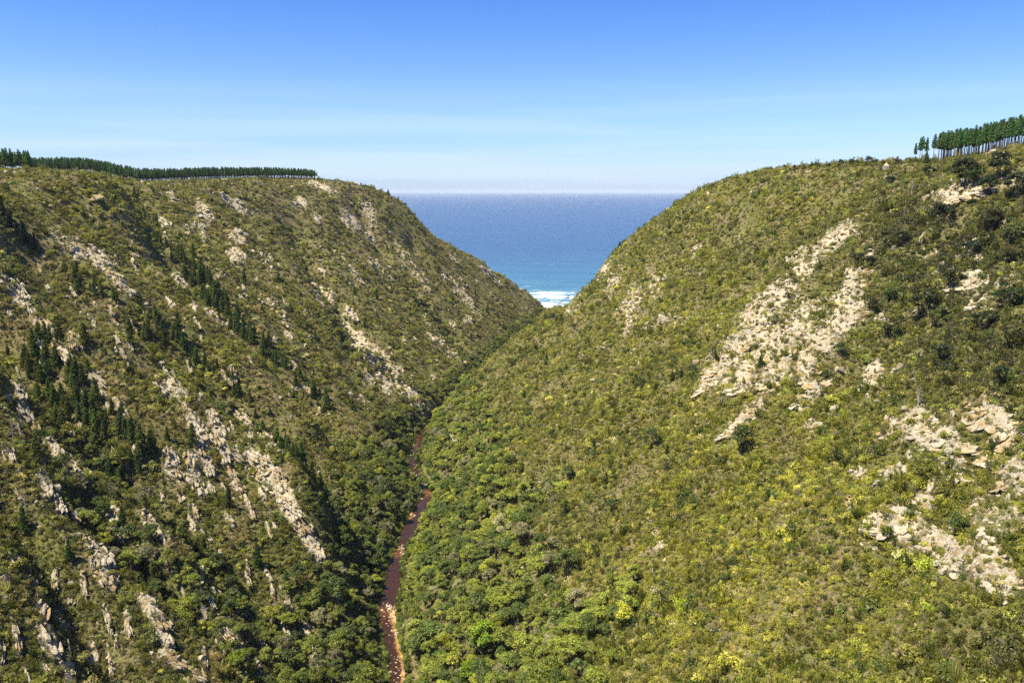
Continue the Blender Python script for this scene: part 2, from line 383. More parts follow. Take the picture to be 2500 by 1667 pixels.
def make_sea():
    m, n, l, b = new_mat('sea_water')
    geo = n.new('ShaderNodeNewGeometry'); pos = geo.outputs['Position']
    sep = n.new('ShaderNodeSeparateXYZ'); l.new(pos, sep.inputs[0])
    wob = math_n(n, l, 'MULTIPLY_ADD', noise_n(n, l, mapping(n, l, pos, (.0035, .009, 1)), 1.0, 4, .6), 900, -450)
    d = math_n(n, l, 'ADD', sep.outputs[1], wob)
    lg = math_n(n, l, 'LOGARITHM', math_n(n, l, 'MAXIMUM', math_n(n, l, 'SUBTRACT', d, 1150), 20), 10)
    t = mapr(n, l, lg, 1.5, 4.3)
    water = ramp_n(n, l, t, [(0, (.15, .29, .27)), (.38, (.080, .21, .225)), (.50, (.040, .135, .20)), (.62, (.022, .074, .155)), (1.0, (.014, .052, .125))])
    # bands of wind and swell
    band = noise_n(n, l, mapping(n, l, pos, (.0016, .012, 1)), 1.0, 8, .72)
    water = mixc(n, l, mapr(n, l, band, .35, .7, 0, .7), water, mixc(n, l, 1.0, water, (.55, .62, .75), 'MULTIPLY'))
    swell = noise_n(n, l, mapping(n, l, pos, (.0045, .045, 1)), 1.0, 5, .7)
    water = mixc(n, l, mapr(n, l, swell, .38, .68, 0, .6), water, mixc(n, l, 1.0, water, (.5, .6, .72), 'MULTIPLY'))
    # surf near the river mouth
    f1 = noise_n(n, l, mapping(n, l, pos, (.011, .024, 1)), 1.0, 9, .74, 1.4)
    near = mapr(n, l, sep.outputs[1], 1375, 1900, 1.0, 0.0)
    foam = math_n(n, l, 'ADD', f1, math_n(n, l, 'MULTIPLY_ADD', near, .17, -.065))
    ff = mapr(n, l, foam, .53, .585)
    brk = mapr(n, l, sep.outputs[1], 1580, 1700, 1.0, 0.0)
    ff = math_n(n, l, 'MULTIPLY', ff, brk)
    fl = noise_n(n, l, mapping(n, l, pos, (.02, .075, 1)), 1.0, 5, .7)
    fleck = math_n(n, l, 'MULTIPLY', mapr(n, l, fl, .665, .70), mapr(n, l, sep.outputs[1], 1900, 3800, .7, 0.0))
    ff = math_n(n, l, 'MAXIMUM', ff, fleck)
    l.new(mixc(n, l, ff, water, (.80, .84, .84)), b.inputs['Base Color'])
    l.new(mapr(n, l, ff, 0, 1, .28, .9), b.inputs['Roughness'])
    b.inputs['Specular IOR Level'].default_value = .28; b.inputs['IOR'].default_value = 1.33
    w1 = noise_n(n, l, mapping(n, l, pos, (.02, .07, 1)), 1.0, 6, .6)
    w2 = noise_n(n, l, mapping(n, l, pos, (.12, .3, 1)), 1.0, 4, .6)
    l.new(bump_n(n, l, w1, .35, 1.0, bump_n(n, l, w2, .02)), b.inputs['Normal'])
    return m
M_SEA = make_sea()

def make_river():
    m, n, l, b = new_mat('peat_brown_river_water')
    geo = n.new('ShaderNodeNewGeometry'); pos = geo.outputs['Position']
    at = n.new('ShaderNodeAttribute'); at.attribute_name = 'shallow'
    a = noise_n(n, l, pos, .4, 6, .75)
    e = math_n(n, l, 'ADD', at.outputs['Fac'], math_n(n, l, 'MULTIPLY_ADD', a, 2.0, -1.0))
    col = ramp_n(n, l, e, [(.2, (.036, .016, .006)), (.45, (.09, .038, .010)), (.66, (.20, .095, .02)), (.9, (.36, .21, .06))])
    foam = mapr(n, l, math_n(n, l, 'ADD', noise_n(n, l, pos, .9, 5, .75), math_n(n, l, 'MULTIPLY', at.outputs['Fac'], .22)), .74, .80)
    l.new(mixc(n, l, foam, col, (.75, .68, .52)), b.inputs['Base Color'])
    b.inputs['Roughness'].default_value = .12; b.inputs['IOR'].default_value = 1.33; b.inputs['Specular IOR Level'].default_value = .24
    l.new(bump_n(n, l, noise_n(n, l, pos, 1.6, 3, .6), .06), b.inputs['Normal'])
    return m
M_RIVER = make_river()
# ------------------------------------------------------------------ object helpers
def mesh_np(name, V, F, mat=None, smooth=False, attrs=None):
    """V (n,3), F (m,k) with k = 3 or 4"""
    me = bpy.data.meshes.new(name); V = np.asarray(V, np.float32); F = np.asarray(F, np.int32)
    me.vertices.add(len(V)); me.vertices.foreach_set('co', V.ravel())
    me.loops.add(F.size); me.loops.foreach_set('vertex_index', F.ravel())
    me.polygons.add(len(F)); me.polygons.foreach_set('loop_start', np.arange(0, F.size, F.shape[1], dtype=np.int32))
    me.update(calc_edges=True)
    if smooth: me.polygons.foreach_set('use_smooth', np.ones(len(F), bool))
    for k, (typ, dom, arr) in (attrs or {}).items():
        a = me.attributes.new(k, typ, dom)
        a.data.foreach_set({'FLOAT': 'value', 'INT': 'value', 'FLOAT_VECTOR': 'vector', 'FLOAT_COLOR': 'color'}[typ], np.ascontiguousarray(arr).ravel())
    if mat is not None: me.materials.append(mat)
    return me
def link(name, me, parent=None, loc=(0, 0, 0), rot=(0, 0, 0), scale=(1, 1, 1)):
    o = bpy.data.objects.new(name, me); COL.objects.link(o); o.location = loc; o.rotation_euler = rot; o.scale = scale
    if parent is not None: o.parent = parent
    return o
def tag(o, label=None, cat=None, group=None, kind=None):
    if label: o['label'] = label
    if cat: o['category'] = cat
    if group: o['group'] = group
    if kind: o['kind'] = kind
    return o

# bare rock on the slopes: (u, v, half length along, half width, slant in degrees, amount)
ROCKS = [
 # right-hand valley wall
 (2040, 585, 70, 26, 140, .8), (1960, 650, 60, 34, 135, .9), (1905, 720, 60, 36, 130, .9), (2075, 705, 60, 26, 100, .8), (2055, 770, 60, 44, 120, 1.0), (2010, 835, 40, 35, 90, .9),
 (1850, 790, 60, 50, 130, 1.0), (1890, 850, 70, 46, 120, 1.0), (1780, 870, 75, 34, 130, .95), (1735, 925, 45, 22, 135, .9), (1820, 920, 60, 34, 120, .8), (1960, 900, 40, 40, 110, .8),
 (1830, 1015, 50, 18, 140, .9), (1785, 1055, 32, 12, 145, .9), (1985, 965, 50, 24, 140, .8), (2130, 920, 46, 26, 110, .9), (1990, 1035, 40, 22, 130, .7),
 (2360, 690, 56, 30, 150, .8), (2455, 680, 40, 26, 130, .7), (2300, 660, 30, 20, 150, .6), (2385, 745, 60, 22, 160, .6), (2350, 470, 80, 24, 165, .8), (2460, 450, 40, 20, 150, .6), (2420, 380, 26, 8, 170, .6),
 (2215, 1040, 70, 34, 150, .9), (2290, 1075, 70, 34, 10, .8), (2440, 1040, 70, 44, 60, .8), (2100, 1165, 34, 14, 10, .8), (2180, 1150, 40, 18, 150, .7), (2080, 1230, 30, 18, 20, .6),
 (2200, 1290, 70, 42, 10, 1.0), (2300, 1340, 80, 40, 20, 1.0), (2420, 1400, 80, 40, 30, 1.0), (2480, 1160, 50, 50, 80, .9), (2490, 1260, 30, 40, 90, .7), (2120, 1330, 30, 12, 20, .6), (2260, 1235, 40, 18, 10, .9),
 (1545, 740, 60, 30, 120, .62), (1590, 700, 50, 30, 120, .5), (1540, 800, 40, 16, 130, .6), (1500, 690, 40, 18, 120, .6), (1476, 655, 22, 14, 120, .9), (1610, 780, 40, 20, 120, .4), (1470, 850, 20, 10, 120, .5),
 (1400, 740, 20, 50, 40, .5), (1610, 1340, 40, 16, 160, .6), (1220, 1320, 40, 18, 120, .5), (1105, 1075, 14, 16, 90, .8), (1700, 620, 40, 12, 120, .4), (1800, 590, 40, 14, 120, .35),
 # left-hand valley wall, ribs running down to the right
 (40, 720, 60, 18, 60, .8), (75, 760, 40, 14, 60, .7), (140, 840, 70, 14, 58, .9), (180, 900, 36, 9, 52, .9), (180, 840, 40, 12, 75, .7), (55, 985, 60, 12, 70, .95), (85, 1045, 40, 12, 65, .9), (240, 930, 50, 14, 50, .7), (300, 1010, 60, 14, 62, .7),
 (140, 1110, 50, 12, 62, .9), (200, 1165, 60, 10, 58, .9), (20, 1100, 30, 16, 60, .6), (110, 1190, 50, 18, 70, .7), (145, 1240, 40, 10, 80, .8), (278, 1265, 45, 12, 75, .95), (255, 1390, 60, 24, 62, .9), (215, 1330, 30, 16, 50, .6), (375, 1280, 30, 9, 60, .7),
 (420, 950, 50, 26, 40, .7), (480, 1045, 50, 16, 66, .95), (525, 1035, 40, 14, 66, .9), (595, 1035, 40, 16, 60, .9), (500, 1110, 60, 22, 74, .95), (545, 1090, 50, 16, 70, .9), (415, 1130, 50, 20, 76, .9), (480, 1160, 60, 20, 76, .8), (570, 1170, 50, 14, 60, .8),
 (610, 1120, 50, 24, 40, .9), (650, 1150, 60, 28, 50, .95), (690, 1200, 60, 24, 62, .95), (715, 1250, 50, 22, 60, 1.0), (750, 1310, 60, 18, 66, 1.0), (775, 1350, 40, 12, 70, .9), (660, 1080, 40, 16, 50, .8),
 (375, 1500, 60, 20, 55, 1.0), (400, 1560, 50, 14, 66, 1.0), (135, 1420, 30, 8, 84, 1.0), (205, 1430, 30, 7, 80, .9), (100, 1500, 60, 14, 86, 1.0), (40, 1560, 60, 10, 84, .95), (225, 1585, 45, 16, 80, 1.0), (120, 1570, 50, 24, 70, .9), (150, 1520, 40, 16, 60, .7), (170, 1650, 40, 14, 84, 1.0), (110, 1640, 30, 14, 70, .7),
 (555, 1550, 50, 12, 55, .95), (585, 1585, 34, 9, 62, .9), (590, 1480, 40, 10, 66, .9), (690, 1530, 50, 9, 66, .8), (710, 1570, 40, 8, 62, .8), (755, 1545, 24, 16, 70, 1.0), (770, 1610, 40, 8, 60, .9), (815, 1435, 40, 6, 74, .9), (420, 1620, 50, 18, 40, .8), (470, 1650, 40, 16, 40, .8), (30, 1360, 30, 14, 40, .6), (560, 1270, 30, 9, 50, .6),
 # farther left: orange outcrops and the slab above the river bend
 (190, 620, 50, 22, 30, .7), (245, 640, 50, 24, 40, .8), (290, 690, 50, 14, 50, .8), (150, 590, 60, 40, 30, .4), (240, 520, 90, 50, 20, .28), (420, 480, 30, 10, 60, .6), (500, 520, 34, 16, 50, .8), (490, 560, 40, 24, 50, .5), (570, 500, 50, 14, 35, .7), (580, 625, 36, 22, 60, .8), (400, 545, 20, 8, 50, .8), (405, 585, 20, 8, 60, .7), (445, 690, 40, 12, 55, .7), (415, 740, 30, 10, 60, .6), (530, 780, 40, 12, 45, .8), (650, 640, 50, 24, 50, .4), (680, 760, 60, 26, 50, .45),
 (735, 495, 24, 12, 40, .8), (775, 535, 20, 14, 60, .7), (790, 460, 40, 8, 20, .8), (855, 540, 40, 20, 50, .8), (900, 520, 40, 20, 50, .5), (905, 585, 22, 10, 60, .8), (980, 620, 40, 16, 55, .5), (860, 660, 50, 10, 55, .6), (930, 660, 60, 18, 50, .4), (1030, 680, 50, 12, 55, .5), (1105, 630, 24, 6, 35, .8), (1110, 700, 50, 14, 50, .45), (1190, 665, 26, 9, 42, .6), (1215, 690, 20, 7, 42, .6), (1130, 720, 40, 16, 50, .6), (1160, 760, 30, 8, 40, .5),
 (850, 800, 50, 14, 60, .6), (890, 850, 60, 22, 55, .85), (930, 890, 60, 22, 55, .95), (975, 930, 50, 22, 55, .9), (940, 930, 40, 20, 70, .8), (1010, 975, 36, 16, 60, .8), (1040, 1000, 20, 18, 70, .7), (895, 920, 40, 18, 60, .6), (1080, 850, 60, 14, 45, .5), (1120, 880, 40, 10, 50, .5), (920, 1130, 30, 10, 60, .6), (740, 950, 36, 14, 50, .5), (890, 980, 24, 8, 60, .6), (1050, 790, 30, 12, 45, .4),
 (560, 700, 90, 50, 45, .22), (800, 620, 90, 60, 45, .25), (340, 620, 70, 30, 45, .35),
]
# thin broken streaks of rock all down the left wall, and patches on the upper right wall
_rr = random.Random(17)
for _ in range(190):
    u_ = _rr.uniform(0, 860); v_ = _rr.uniform(620, 1660)
    if v_ > 900+ (860-u_)*-.0 and u_ > 620+ (v_-900)*.15: continue
    k_ = (v_-400)/1200
    ROCKS.append((u_, v_, _rr.uniform(14, 44)*(.5+.6*k_), _rr.uniform(4, 9)*(.5+.6*k_), _rr.gauss(62+14*k_, 8), _rr.uniform(.6, .95)))
for _ in range(46):
    u_ = _rr.uniform(400, 1150); v_ = 480+(u_-400)*.28+_rr.uniform(0, 330)
    ROCKS.append((u_, v_, _rr.uniform(8, 26), _rr.uniform(3, 8), _rr.gauss(50, 10), _rr.uniform(.45, .85)))
for _ in range(44):
    u_ = _rr.uniform(2020, 2500); v_ = _rr.uniform(560, 1300)
    ROCKS.append((u_, v_, _rr.uniform(8, 30), _rr.uniform(5, 14), _rr.gauss(140, 25), _rr.uniform(.45, .8)))
for _ in range(26):
    u_ = _rr.uniform(1430, 1900); v_ = _rr.uniform(640, 900)
    ROCKS.append((u_, v_, _rr.uniform(6, 16), _rr.uniform(3, 7), _rr.gauss(130, 25), _rr.uniform(.4, .6)))
ROCKS += [(1960, 790, 90, 60, 120, .62), (1900, 900, 80, 60, 130, .6), (2330, 1120, 130, 50, 20, .5), (2420, 1260, 80, 60, 60, .5)]
def rock_mask(x, y, z):
    u, v = to_px(x, y, z)
    m = np.zeros(np.shape(x))
    for (ru, rv, a, b, ang, s) in ROCKS:
        sel = (np.abs(u-ru) < 1.6*max(a, b)) & (np.abs(v-rv) < 1.6*max(a, b)) & (y > 60)
        if not sel.any(): continue
        c, si = math.cos(R(ang)), math.sin(R(ang))
        du, dv = u[sel]-ru, v[sel]-rv
        p = (du*c+dv*si)/a; q = (-du*si+dv*c)/b
        m[sel] = np.maximum(m[sel], s*np.clip(1.25-(p*p+q*q)**.5*.8, 0, 1))
    return m
def surface(x, y):
    """height, with broken ledges where the bare rock is"""
    z = samp(Zg, x, y); land = sstep(0, 3, z)
    rk = rock_mask(x, y, z)
    e = rk+fbm(x/7, y/7, 3, 71)*.55
    f = sstep(.35, .6, e)*land
    # bedding: steps that follow tilted beds
    bed = z*.75+x*.35+y*.18+fbm(x/14, y/14, 3, 81)*3.5
    t = bed/3.1; st = (t-np.floor(t)); ledge = (sstep(.0, .22, st)-st)*1.5
    z2 = z+micro(x, y)*land+f*(ledge+1.0+fbm(x/2.6, y/2.6, 3, 91)*1.0)
    return z2, rk
# ------------------------------------------------------------------ ground sheet, dense where the picture looks
def build_ground():
    th = np.concatenate([np.linspace(-100, -42, 60, endpoint=False), np.linspace(-42, -36, 60, endpoint=False), np.linspace(-36, 36, 1050, endpoint=False), np.linspace(36, 42, 60, endpoint=False), np.linspace(42, 100, 60)])
    th = np.radians(th)
    rr = np.concatenate([[3, 30, 60, 80, 100], np.exp(np.linspace(math.log(118), math.log(1620), 1150))])
    TT, RR = np.meshgrid(th, rr)
    X = np.sin(TT)*RR; Y = np.cos(TT)*RR
    xf, yf = X.ravel(), Y.ravel()
    z, rk = surface(xf, yf)
    V = np.stack([xf, yf, z], 1)
    nr, nt = TT.shape
    i = np.arange(nr-1)[:, None]*nt+np.arange(nt-1)[None]
    F = np.stack([i, i+1, i+nt+1, i+nt], -1).reshape(-1, 4)
    zf = z[F]; F = F[zf.max(1) > -9]
    me = mesh_np('hills', V, F, M_GROUND, True, {'rock': ('FLOAT', 'POINT', rk.astype(np.float32))})
    o = link('hills', me); tag(o, kind='structure')
    return o
build_ground()
# the sea, out to the horizon
def build_sea():
    ys = np.array([1330, 1500, 1700, 2000, 3000, 5000, 9000, 20000, 45000, 90000.]); 
    V = []; F = []
    for i, y in enumerate(ys):
        w = 3500+y*.8
        for x in (-w, 0, w): V.append((x, y, -.0))
    for i in range(len(ys)-1):
        for j in range(2):
            a = i*3+j; F.append((a, a+1, a+4, a+3))
    o = link('sea', mesh_np('sea', V, F, M_SEA)); tag(o, kind='structure')
build_sea()
def build_river():
    ys = np.arange(20, 1329, 2.0); cx = river_x(ys); V = []; F = []; sh = []
    lat = np.linspace(-1, 1, 9)
    hw = river_w(ys)+.5+.6*perlin(ys/11, ys*0+.5, 6)+.4*perlin(ys/4, ys*0+.5, 7)
    for y, x, w in zip(ys, cx, hw):
        zl = .35*min(1, (1329-y)/200)+.25
        for t in lat:
            V.append((x+t*w, y, zl if y < 1290 else zl)); 
    V = np.array(V)
    u, v = to_px(V[:, 0], V[:, 1], V[:, 2])
    t = np.tile(lat, len(ys))
    # gravelly shallows along the sunny bank and at the riffles, dark pools between
    s = sstep(.0, .9, t)*.8*sstep(1460, 1520, v)+.45*np.exp(-((v-1495)/18)**2)+.5*np.exp(-((v-1350)/14)**2)+.6*np.exp(-((v-1262)/26)**2)*sstep(.2, -.6, t)+.5*np.exp(-((v-1205)/12)**2)+.4*np.exp(-((v-1080)/30)**2)*sstep(.3,-.5,t)
    s = np.clip(s, 0, 1)
    n = len(lat)
    for i in range(len(ys)-1):
        for j in range(n-1):
            a = i*n+j; F.append((a, a+1, a+n+1, a+n))
    o = link('river', mesh_np('river', V, F, M_RIVER, True, {'shallow': ('FLOAT', 'POINT', s.astype(np.float32))})); tag(o, kind='structure')
build_river()
print('ground', time.time()-T0)
# ------------------------------------------------------------------ plant shapes
class Leaves:
    """collects small leaf-clump faces; leafvar holds how light or dark a leaf's own green is"""
    def __init__(s): s.V = []; s.F = []; s.A = []; s.n = 0
    def quads(s, P, N, L, W, var, r, jit=.7):
        """quads at P facing about N (jittered), length L, width W"""
        n = len(P); N = N+r.normal(0, jit, (n, 3)); N /= np.linalg.norm(N, axis=1, keepdims=True)+1e-9
        T = r.normal(0, 1, (n, 3)); T -= (T*N).sum(1, keepdims=True)*N; T /= np.linalg.norm(T, axis=1, keepdims=True)+1e-9
        B = np.cross(N, T); L = np.broadcast_to(L, n)[:, None]; W = np.broadcast_to(W, n)[:, None]
        q = np.stack([P-T*L/2, P+B*W/2, P+T*L/2, P-B*W/2], 1)
        s._add(q.reshape(-1, 3), n, var)
    def blades(s, P, D, L, W, var, r):
        """narrow pointed blades from P along D"""
        n = len(P); D = D/(np.linalg.norm(D, axis=1, keepdims=True)+1e-9); S = np.cross(D, r.normal(0, 1, (n, 3))); S /= np.linalg.norm(S, axis=1, keepdims=True)+1e-9
        L = np.broadcast_to(L, n)[:, None]; W = np.broadcast_to(W, n)[:, None]
        q = np.stack([P, P+D*L*.45+S*W/2, P+D*L, P+D*L*.45-S*W/2], 1)
        s._add(q.reshape(-1, 3), n, var)
    def _add(s, v, n, var):
        s.V.append(v); s.F.append(np.arange(n*4).reshape(n, 4)+s.n); s.n += n*4
        s.A.append(np.repeat(np.broadcast_to(var, n), 4))
    def mesh(s, name, mat):
        return mesh_np(name, np.concatenate(s.V), np.concatenate(s.F), mat, False, {'leafvar': ('FLOAT', 'POINT', np.concatenate(s.A).astype(np.float32))})
def tube(path, rad, sides=6, V=None, F=None):
    V = [] if V is None else V; F = [] if F is None else F
    path = [np.array(p, float) for p in path]; b0 = len(V)
    for i, (p, r_) in enumerate(zip(path, rad)):
        d = path[min(i+1, len(path)-1)]-path[max(i-1, 0)]; d /= np.linalg.norm(d)+1e-9
        a = np.cross(d, [0, 0, 1] if abs(d[2]) < .9 else [1, 0, 0]); a /= np.linalg.norm(a); b = np.cross(d, a)
        for k in range(sides):
            t = 2*math.pi*k/sides; V.append(p+r_*(math.cos(t)*a+math.sin(t)*b))
    for i in range(len(path)-1):
        for k in range(sides):
            q = b0+i*sides; F.append((q+k, q+(k+1) % sides, q+sides+(k+1) % sides, q+sides+k))
    return V, F
def sph(r, n, up=0.0):
    d = r.normal(0, 1, (n, 3)); d[:, 2] = np.where(d[:, 2] < -.35, -d[:, 2], d[:, 2]); d[:, 2] += up
    return d/np.linalg.norm(d, axis=1, keepdims=True)

# shrubs of about one metre radius; the big scrub masses scale them
def shrub(seed, kind, mat):
    r = np.random.default_rng(seed); L = Leaves()
    if kind == 'dome':
        nb = r.integers(5, 8)
        for k in range(nb):
            c = np.array([*(r.uniform(-.55, .55, 2)), r.uniform(.2, .62)]); rad = r.uniform(.38, .58)
            d = sph(r, 46, .25); P = c+d*rad*r.uniform(.75, 1.05, (46, 1))
            L.quads(P, d+np.array([0, 0, .3]), r.uniform(.16, .30, 46), r.uniform(.10, .18, 46), np.clip(.5+r.normal(0, .22, 46)+r.normal(0, .14), 0, 1), r, .55)
    elif kind == 'upright':
        for k in range(13):
            a = r.uniform(0, 2*math.pi); lean = r.uniform(.05, .45); h = r.uniform(.8, 1.7)
            n = 18; t = np.sort(r.uniform(.25, 1, n)); D = np.array([math.cos(a)*lean, math.sin(a)*lean, 1.0])
            P = np.array([math.cos(a), math.sin(a), 0])*.25*r.uniform(0, 1)+t[:, None]*h*D+r.normal(0, .07, (n, 3))
            L.blades(P, D+r.normal(0, .5, (n, 3)), r.uniform(.22, .38, n), .11, np.clip(.5+r.normal(0, .2, n)+r.normal(0, .15), 0, 1), r)
    elif kind == 'tuft':
        n = 120; a = r.uniform(0, 2*math.pi, n); lean = r.uniform(.1, .9, n)
        D = np.stack([np.cos(a)*lean, np.sin(a)*lean, np.ones(n)], 1); P = np.stack([np.cos(a)*.35*r.uniform(0, 1, n), np.sin(a)*.35*r.uniform(0, 1, n), np.zeros(n)], 1)
        L.blades(P, D, r.uniform(.6, 1.15, n), .085, np.clip(.5+r.normal(0, .25, n), 0, 1), r)
    elif kind == 'twiggy':
        for k in range(12):
            a = r.uniform(0, 2*math.pi); D = np.array([math.cos(a)*r.uniform(.2, .9), math.sin(a)*r.uniform(.2, .9), 1.0])
            n = 12; t = r.uniform(.2, 1, n)[:, None]; P = t*D*r.uniform(.7, 1.1)
            L.blades(P, D+r.normal(0, .8, (n, 3)), r.uniform(.25, .5, n), .05, np.clip(.55+r.normal(0, .25, n), 0, 1), r)
            L.blades(P[:1]*0, D[None], 1.2, .06, .5, r)
    elif kind == 'mat':
        n = 240; a = r.uniform(0, 2*math.pi, n); q = r.uniform(0, 1, n)**.5*1.15
        z = (.42*(1-(q/1.2)**2))*r.uniform(.6, 1.1, n); P = np.stack([np.cos(a)*q, np.sin(a)*q, z], 1)
        N = np.stack([np.cos(a)*q*.7, np.sin(a)*q*.7, np.ones(n)], 1)
        L.quads(P, N, r.uniform(.16, .30, n), r.uniform(.10, .18, n), np.clip(.5+r.normal(0, .25, n), 0, 1), r, .6)
    return L.mesh('shrub_'+kind, mat)

def broadleaf(seed, mat, nb=15, per=95, flat=.72, low=0.):
    per = int(per*1.5)
    """crown (unit: about 4 m radius, 8 m tall tree) and trunk with limbs"""
    r = np.random.default_rng(seed); L = Leaves(); ends = []
    for k in range(nb):
        a = r.uniform(0, 2*math.pi); q = r.uniform(.0, 1)**.6*2.7; z = 5.4+1.9*flat*(1-(q/3.0)**2)+r.normal(0, .35) - (q/2.7)*.9-low
        c = np.array([math.cos(a)*q, math.sin(a)*q, z]); ends.append(c); rad = r.uniform(.6, 1.5)
        d = sph(r, per, .15); P = c+d*rad*r.uniform(.55, 1.15, (per, 1))*np.array([1, 1, .78])
        tone = r.normal(0, .12)
        L.quads(P, d+np.array([0, 0, .25]), r.uniform(.30, .68, per), r.uniform(.2, .38, per), np.clip(.5+tone+r.normal(0, .25, per), 0, 1), r, .75)
    V, F = tube([(0, 0, -.8), (.08, .05, 1.2 if not low else .3), (r.normal(0, .2), r.normal(0, .2), 3.2-low*.8), (0, 0, 4.6-low)], [.30, .24, .19, .12], 7)
    for c in ends[:8]:
        tube([(0, 0, 2.6-low*.9), c*np.array([.45, .45, .0])+np.array([0, 0, 3.7-low]), c], [.13, .09, .03], 5, V, F)
    return L.mesh('crown_mesh', mat), mesh_np('trunk_mesh', V, F, M_BARK, True)

def pine(seed, mat, H=13., base=.08, wid=2.6, shape='cone', dens=1.0, droop=.15):
    r = np.random.default_rng(seed); L = Leaves(); V, F = [], []
    bend = r.normal(0, .25, 2)
    def axis(t): return np.array([bend[0]*t*t, bend[1]*t*t, H*t])
    tube([axis(t) - (np.array([0, 0, .9]) if t == 0 else 0) for t in (0, .15, .35, .6, .8, .97)], [.26, .21, .17, .12, .07, .02], 6, V, F)
    z = base
    while z < .985:
        q = (z-base)/(1-base)
        if shape == 'cone': w = wid*(1-q)**.85*(1.0 if q > .06 else .8)+.18
        else: w = wid*(math.sin(math.pi*min(1, (q*.82+.18))**.8))**.8*(1-.55*q)+.12
        nb = max(3, int(r.integers(5, 8)*(.65+.35*(w/wid))))
        a0 = r.uniform(0, 6.28)
        for k in range(nb):
            a = a0+2*math.pi*k/nb+r.normal(0, .25); w2 = w*r.uniform(.6, 1.15); up = r.uniform(-droop, .45)
            p0 = axis(z); tip = p0+np.array([math.cos(a)*w2, math.sin(a)*w2, up*w2])
            if w2 > .8: tube([p0, (p0+tip)/2+np.array([0, 0, -.06*w2]), tip], [.05, .035, .015], 3, V, F)
            m = max(3, int(11*dens*w2/wid)+2)
            for t in np.linspace(.38, 1.0, m):
                c = p0+(tip-p0)*t+r.normal(0, .10*w2+.05, 3); n = 3
                D = (tip-p0)/np.linalg.norm(tip-p0)*.6+np.array([0, 0, .55])+r.normal(0, .55, (n, 3))
                L.blades(np.repeat(c[None], n, 0)-D*.2, D, r.uniform(.55, .95, n), r.uniform(.26, .40, n), np.clip(.5+r.normal(0, .2, n)+r.normal(0, .1), 0, 1), r)
        z += (.36 if shape == 'cone' else .42)/H*(1.55)
    # bare dead stubs under the crown
    if base > .3:
        for zz in np.arange(.12, base, .05):
            a = r.uniform(0, 6.28); p0 = axis(zz); tube([p0, p0+np.array([math.cos(a), math.sin(a), .15])*r.uniform(.5, 1.2)], [.035, .01], 3, V, F)
    return L.mesh('crown_mesh', mat), mesh_np('trunk_mesh', V, F, M_BARKP, True)

def dead_tree(seed, H=9.):
    r = np.random.default_rng(seed); V, F = [], []
    tube([(0, 0, -.8), (.1, 0, H*.3), (r.normal(0, .2), .1, H*.65), (r.normal(0, .3), r.normal(0, .3), H)], [.2, .15, .10, .03], 6, V, F)
    for k in range(14):
        z = r.uniform(.35, .95)*H; a = r.uniform(0, 6.28); l = r.uniform(.8, 2.4)*(1.15-z/H)+.3
        p = np.array([0, 0, z]); q = p+np.array([math.cos(a)*l, math.sin(a)*l, l*r.uniform(.2, .8)])
        tube([p, (p+q)/2+r.normal(0, .08, 3), q], [.06, .04, .012], 4, V, F)
        q2 = q+r.normal(0, .4, 3); tube([(p+q)/2, q2], [.03, .01], 3, V, F)
    return mesh_np('dead_trunk_mesh', V, F, M_DEAD, True)

# ------------------------------------------------------------------ rocks: hulls of split blocks lying along the bedding
def hull_block(r, size, cut=.22):
    n = 22; P = r.uniform(-1, 1, (n, 3)); P /= np.abs(P).max(1, keepdims=True); P *= r.uniform(1-cut, 1, (n, 3)); P *= np.array(size)
    bm = bmesh.new()
    for p in P: bm.verts.new(p)
    res = bmesh.ops.convex_hull(bm, input=bm.verts)
    junk = [g for g in res['geom_interior'] if isinstance(g, bmesh.types.BMVert)]
    if junk: bmesh.ops.delete(bm, geom=junk, context='VERTS')
    bm.verts.ensure_lookup_table(); bm.verts.index_update()
    V = np.array([v.co[:] for v in bm.verts]); F = [tuple(v.index for v in f.verts) for f in bm.faces]
    bm.free(); return V, F
def outcrop_mesh(seed, n, ext, blk, bed, mat):
    """broken outcrop: n slabs in a box of half size ext, tilted with the beds"""
    r = np.random.default_rng(seed); VV, FF, c = [], [], 0
    rb = np.array(Euler(bed).to_matrix())
    for k in range(n):
        sz = np.array(blk)*r.uniform(.45, 1.35, 3); V, F = hull_block(r, sz)
        jr = np.array(Euler(r.normal(0, .06, 3)).to_matrix())
        p = r.uniform(-1, 1, 3); p /= max(1, np.linalg.norm(p)**.6)
        V = (V@jr.T)@rb.T+p*np.array(ext)*np.array([1, 1, 1])
        VV.append(V); FF += [tuple(i+c for i in f) for f in F]; c += len(V)
    me = bpy.data.meshes.new('outcrop_mesh'); me.from_pydata(np.concatenate(VV).tolist(), [], FF); me.materials.append(mat); return me

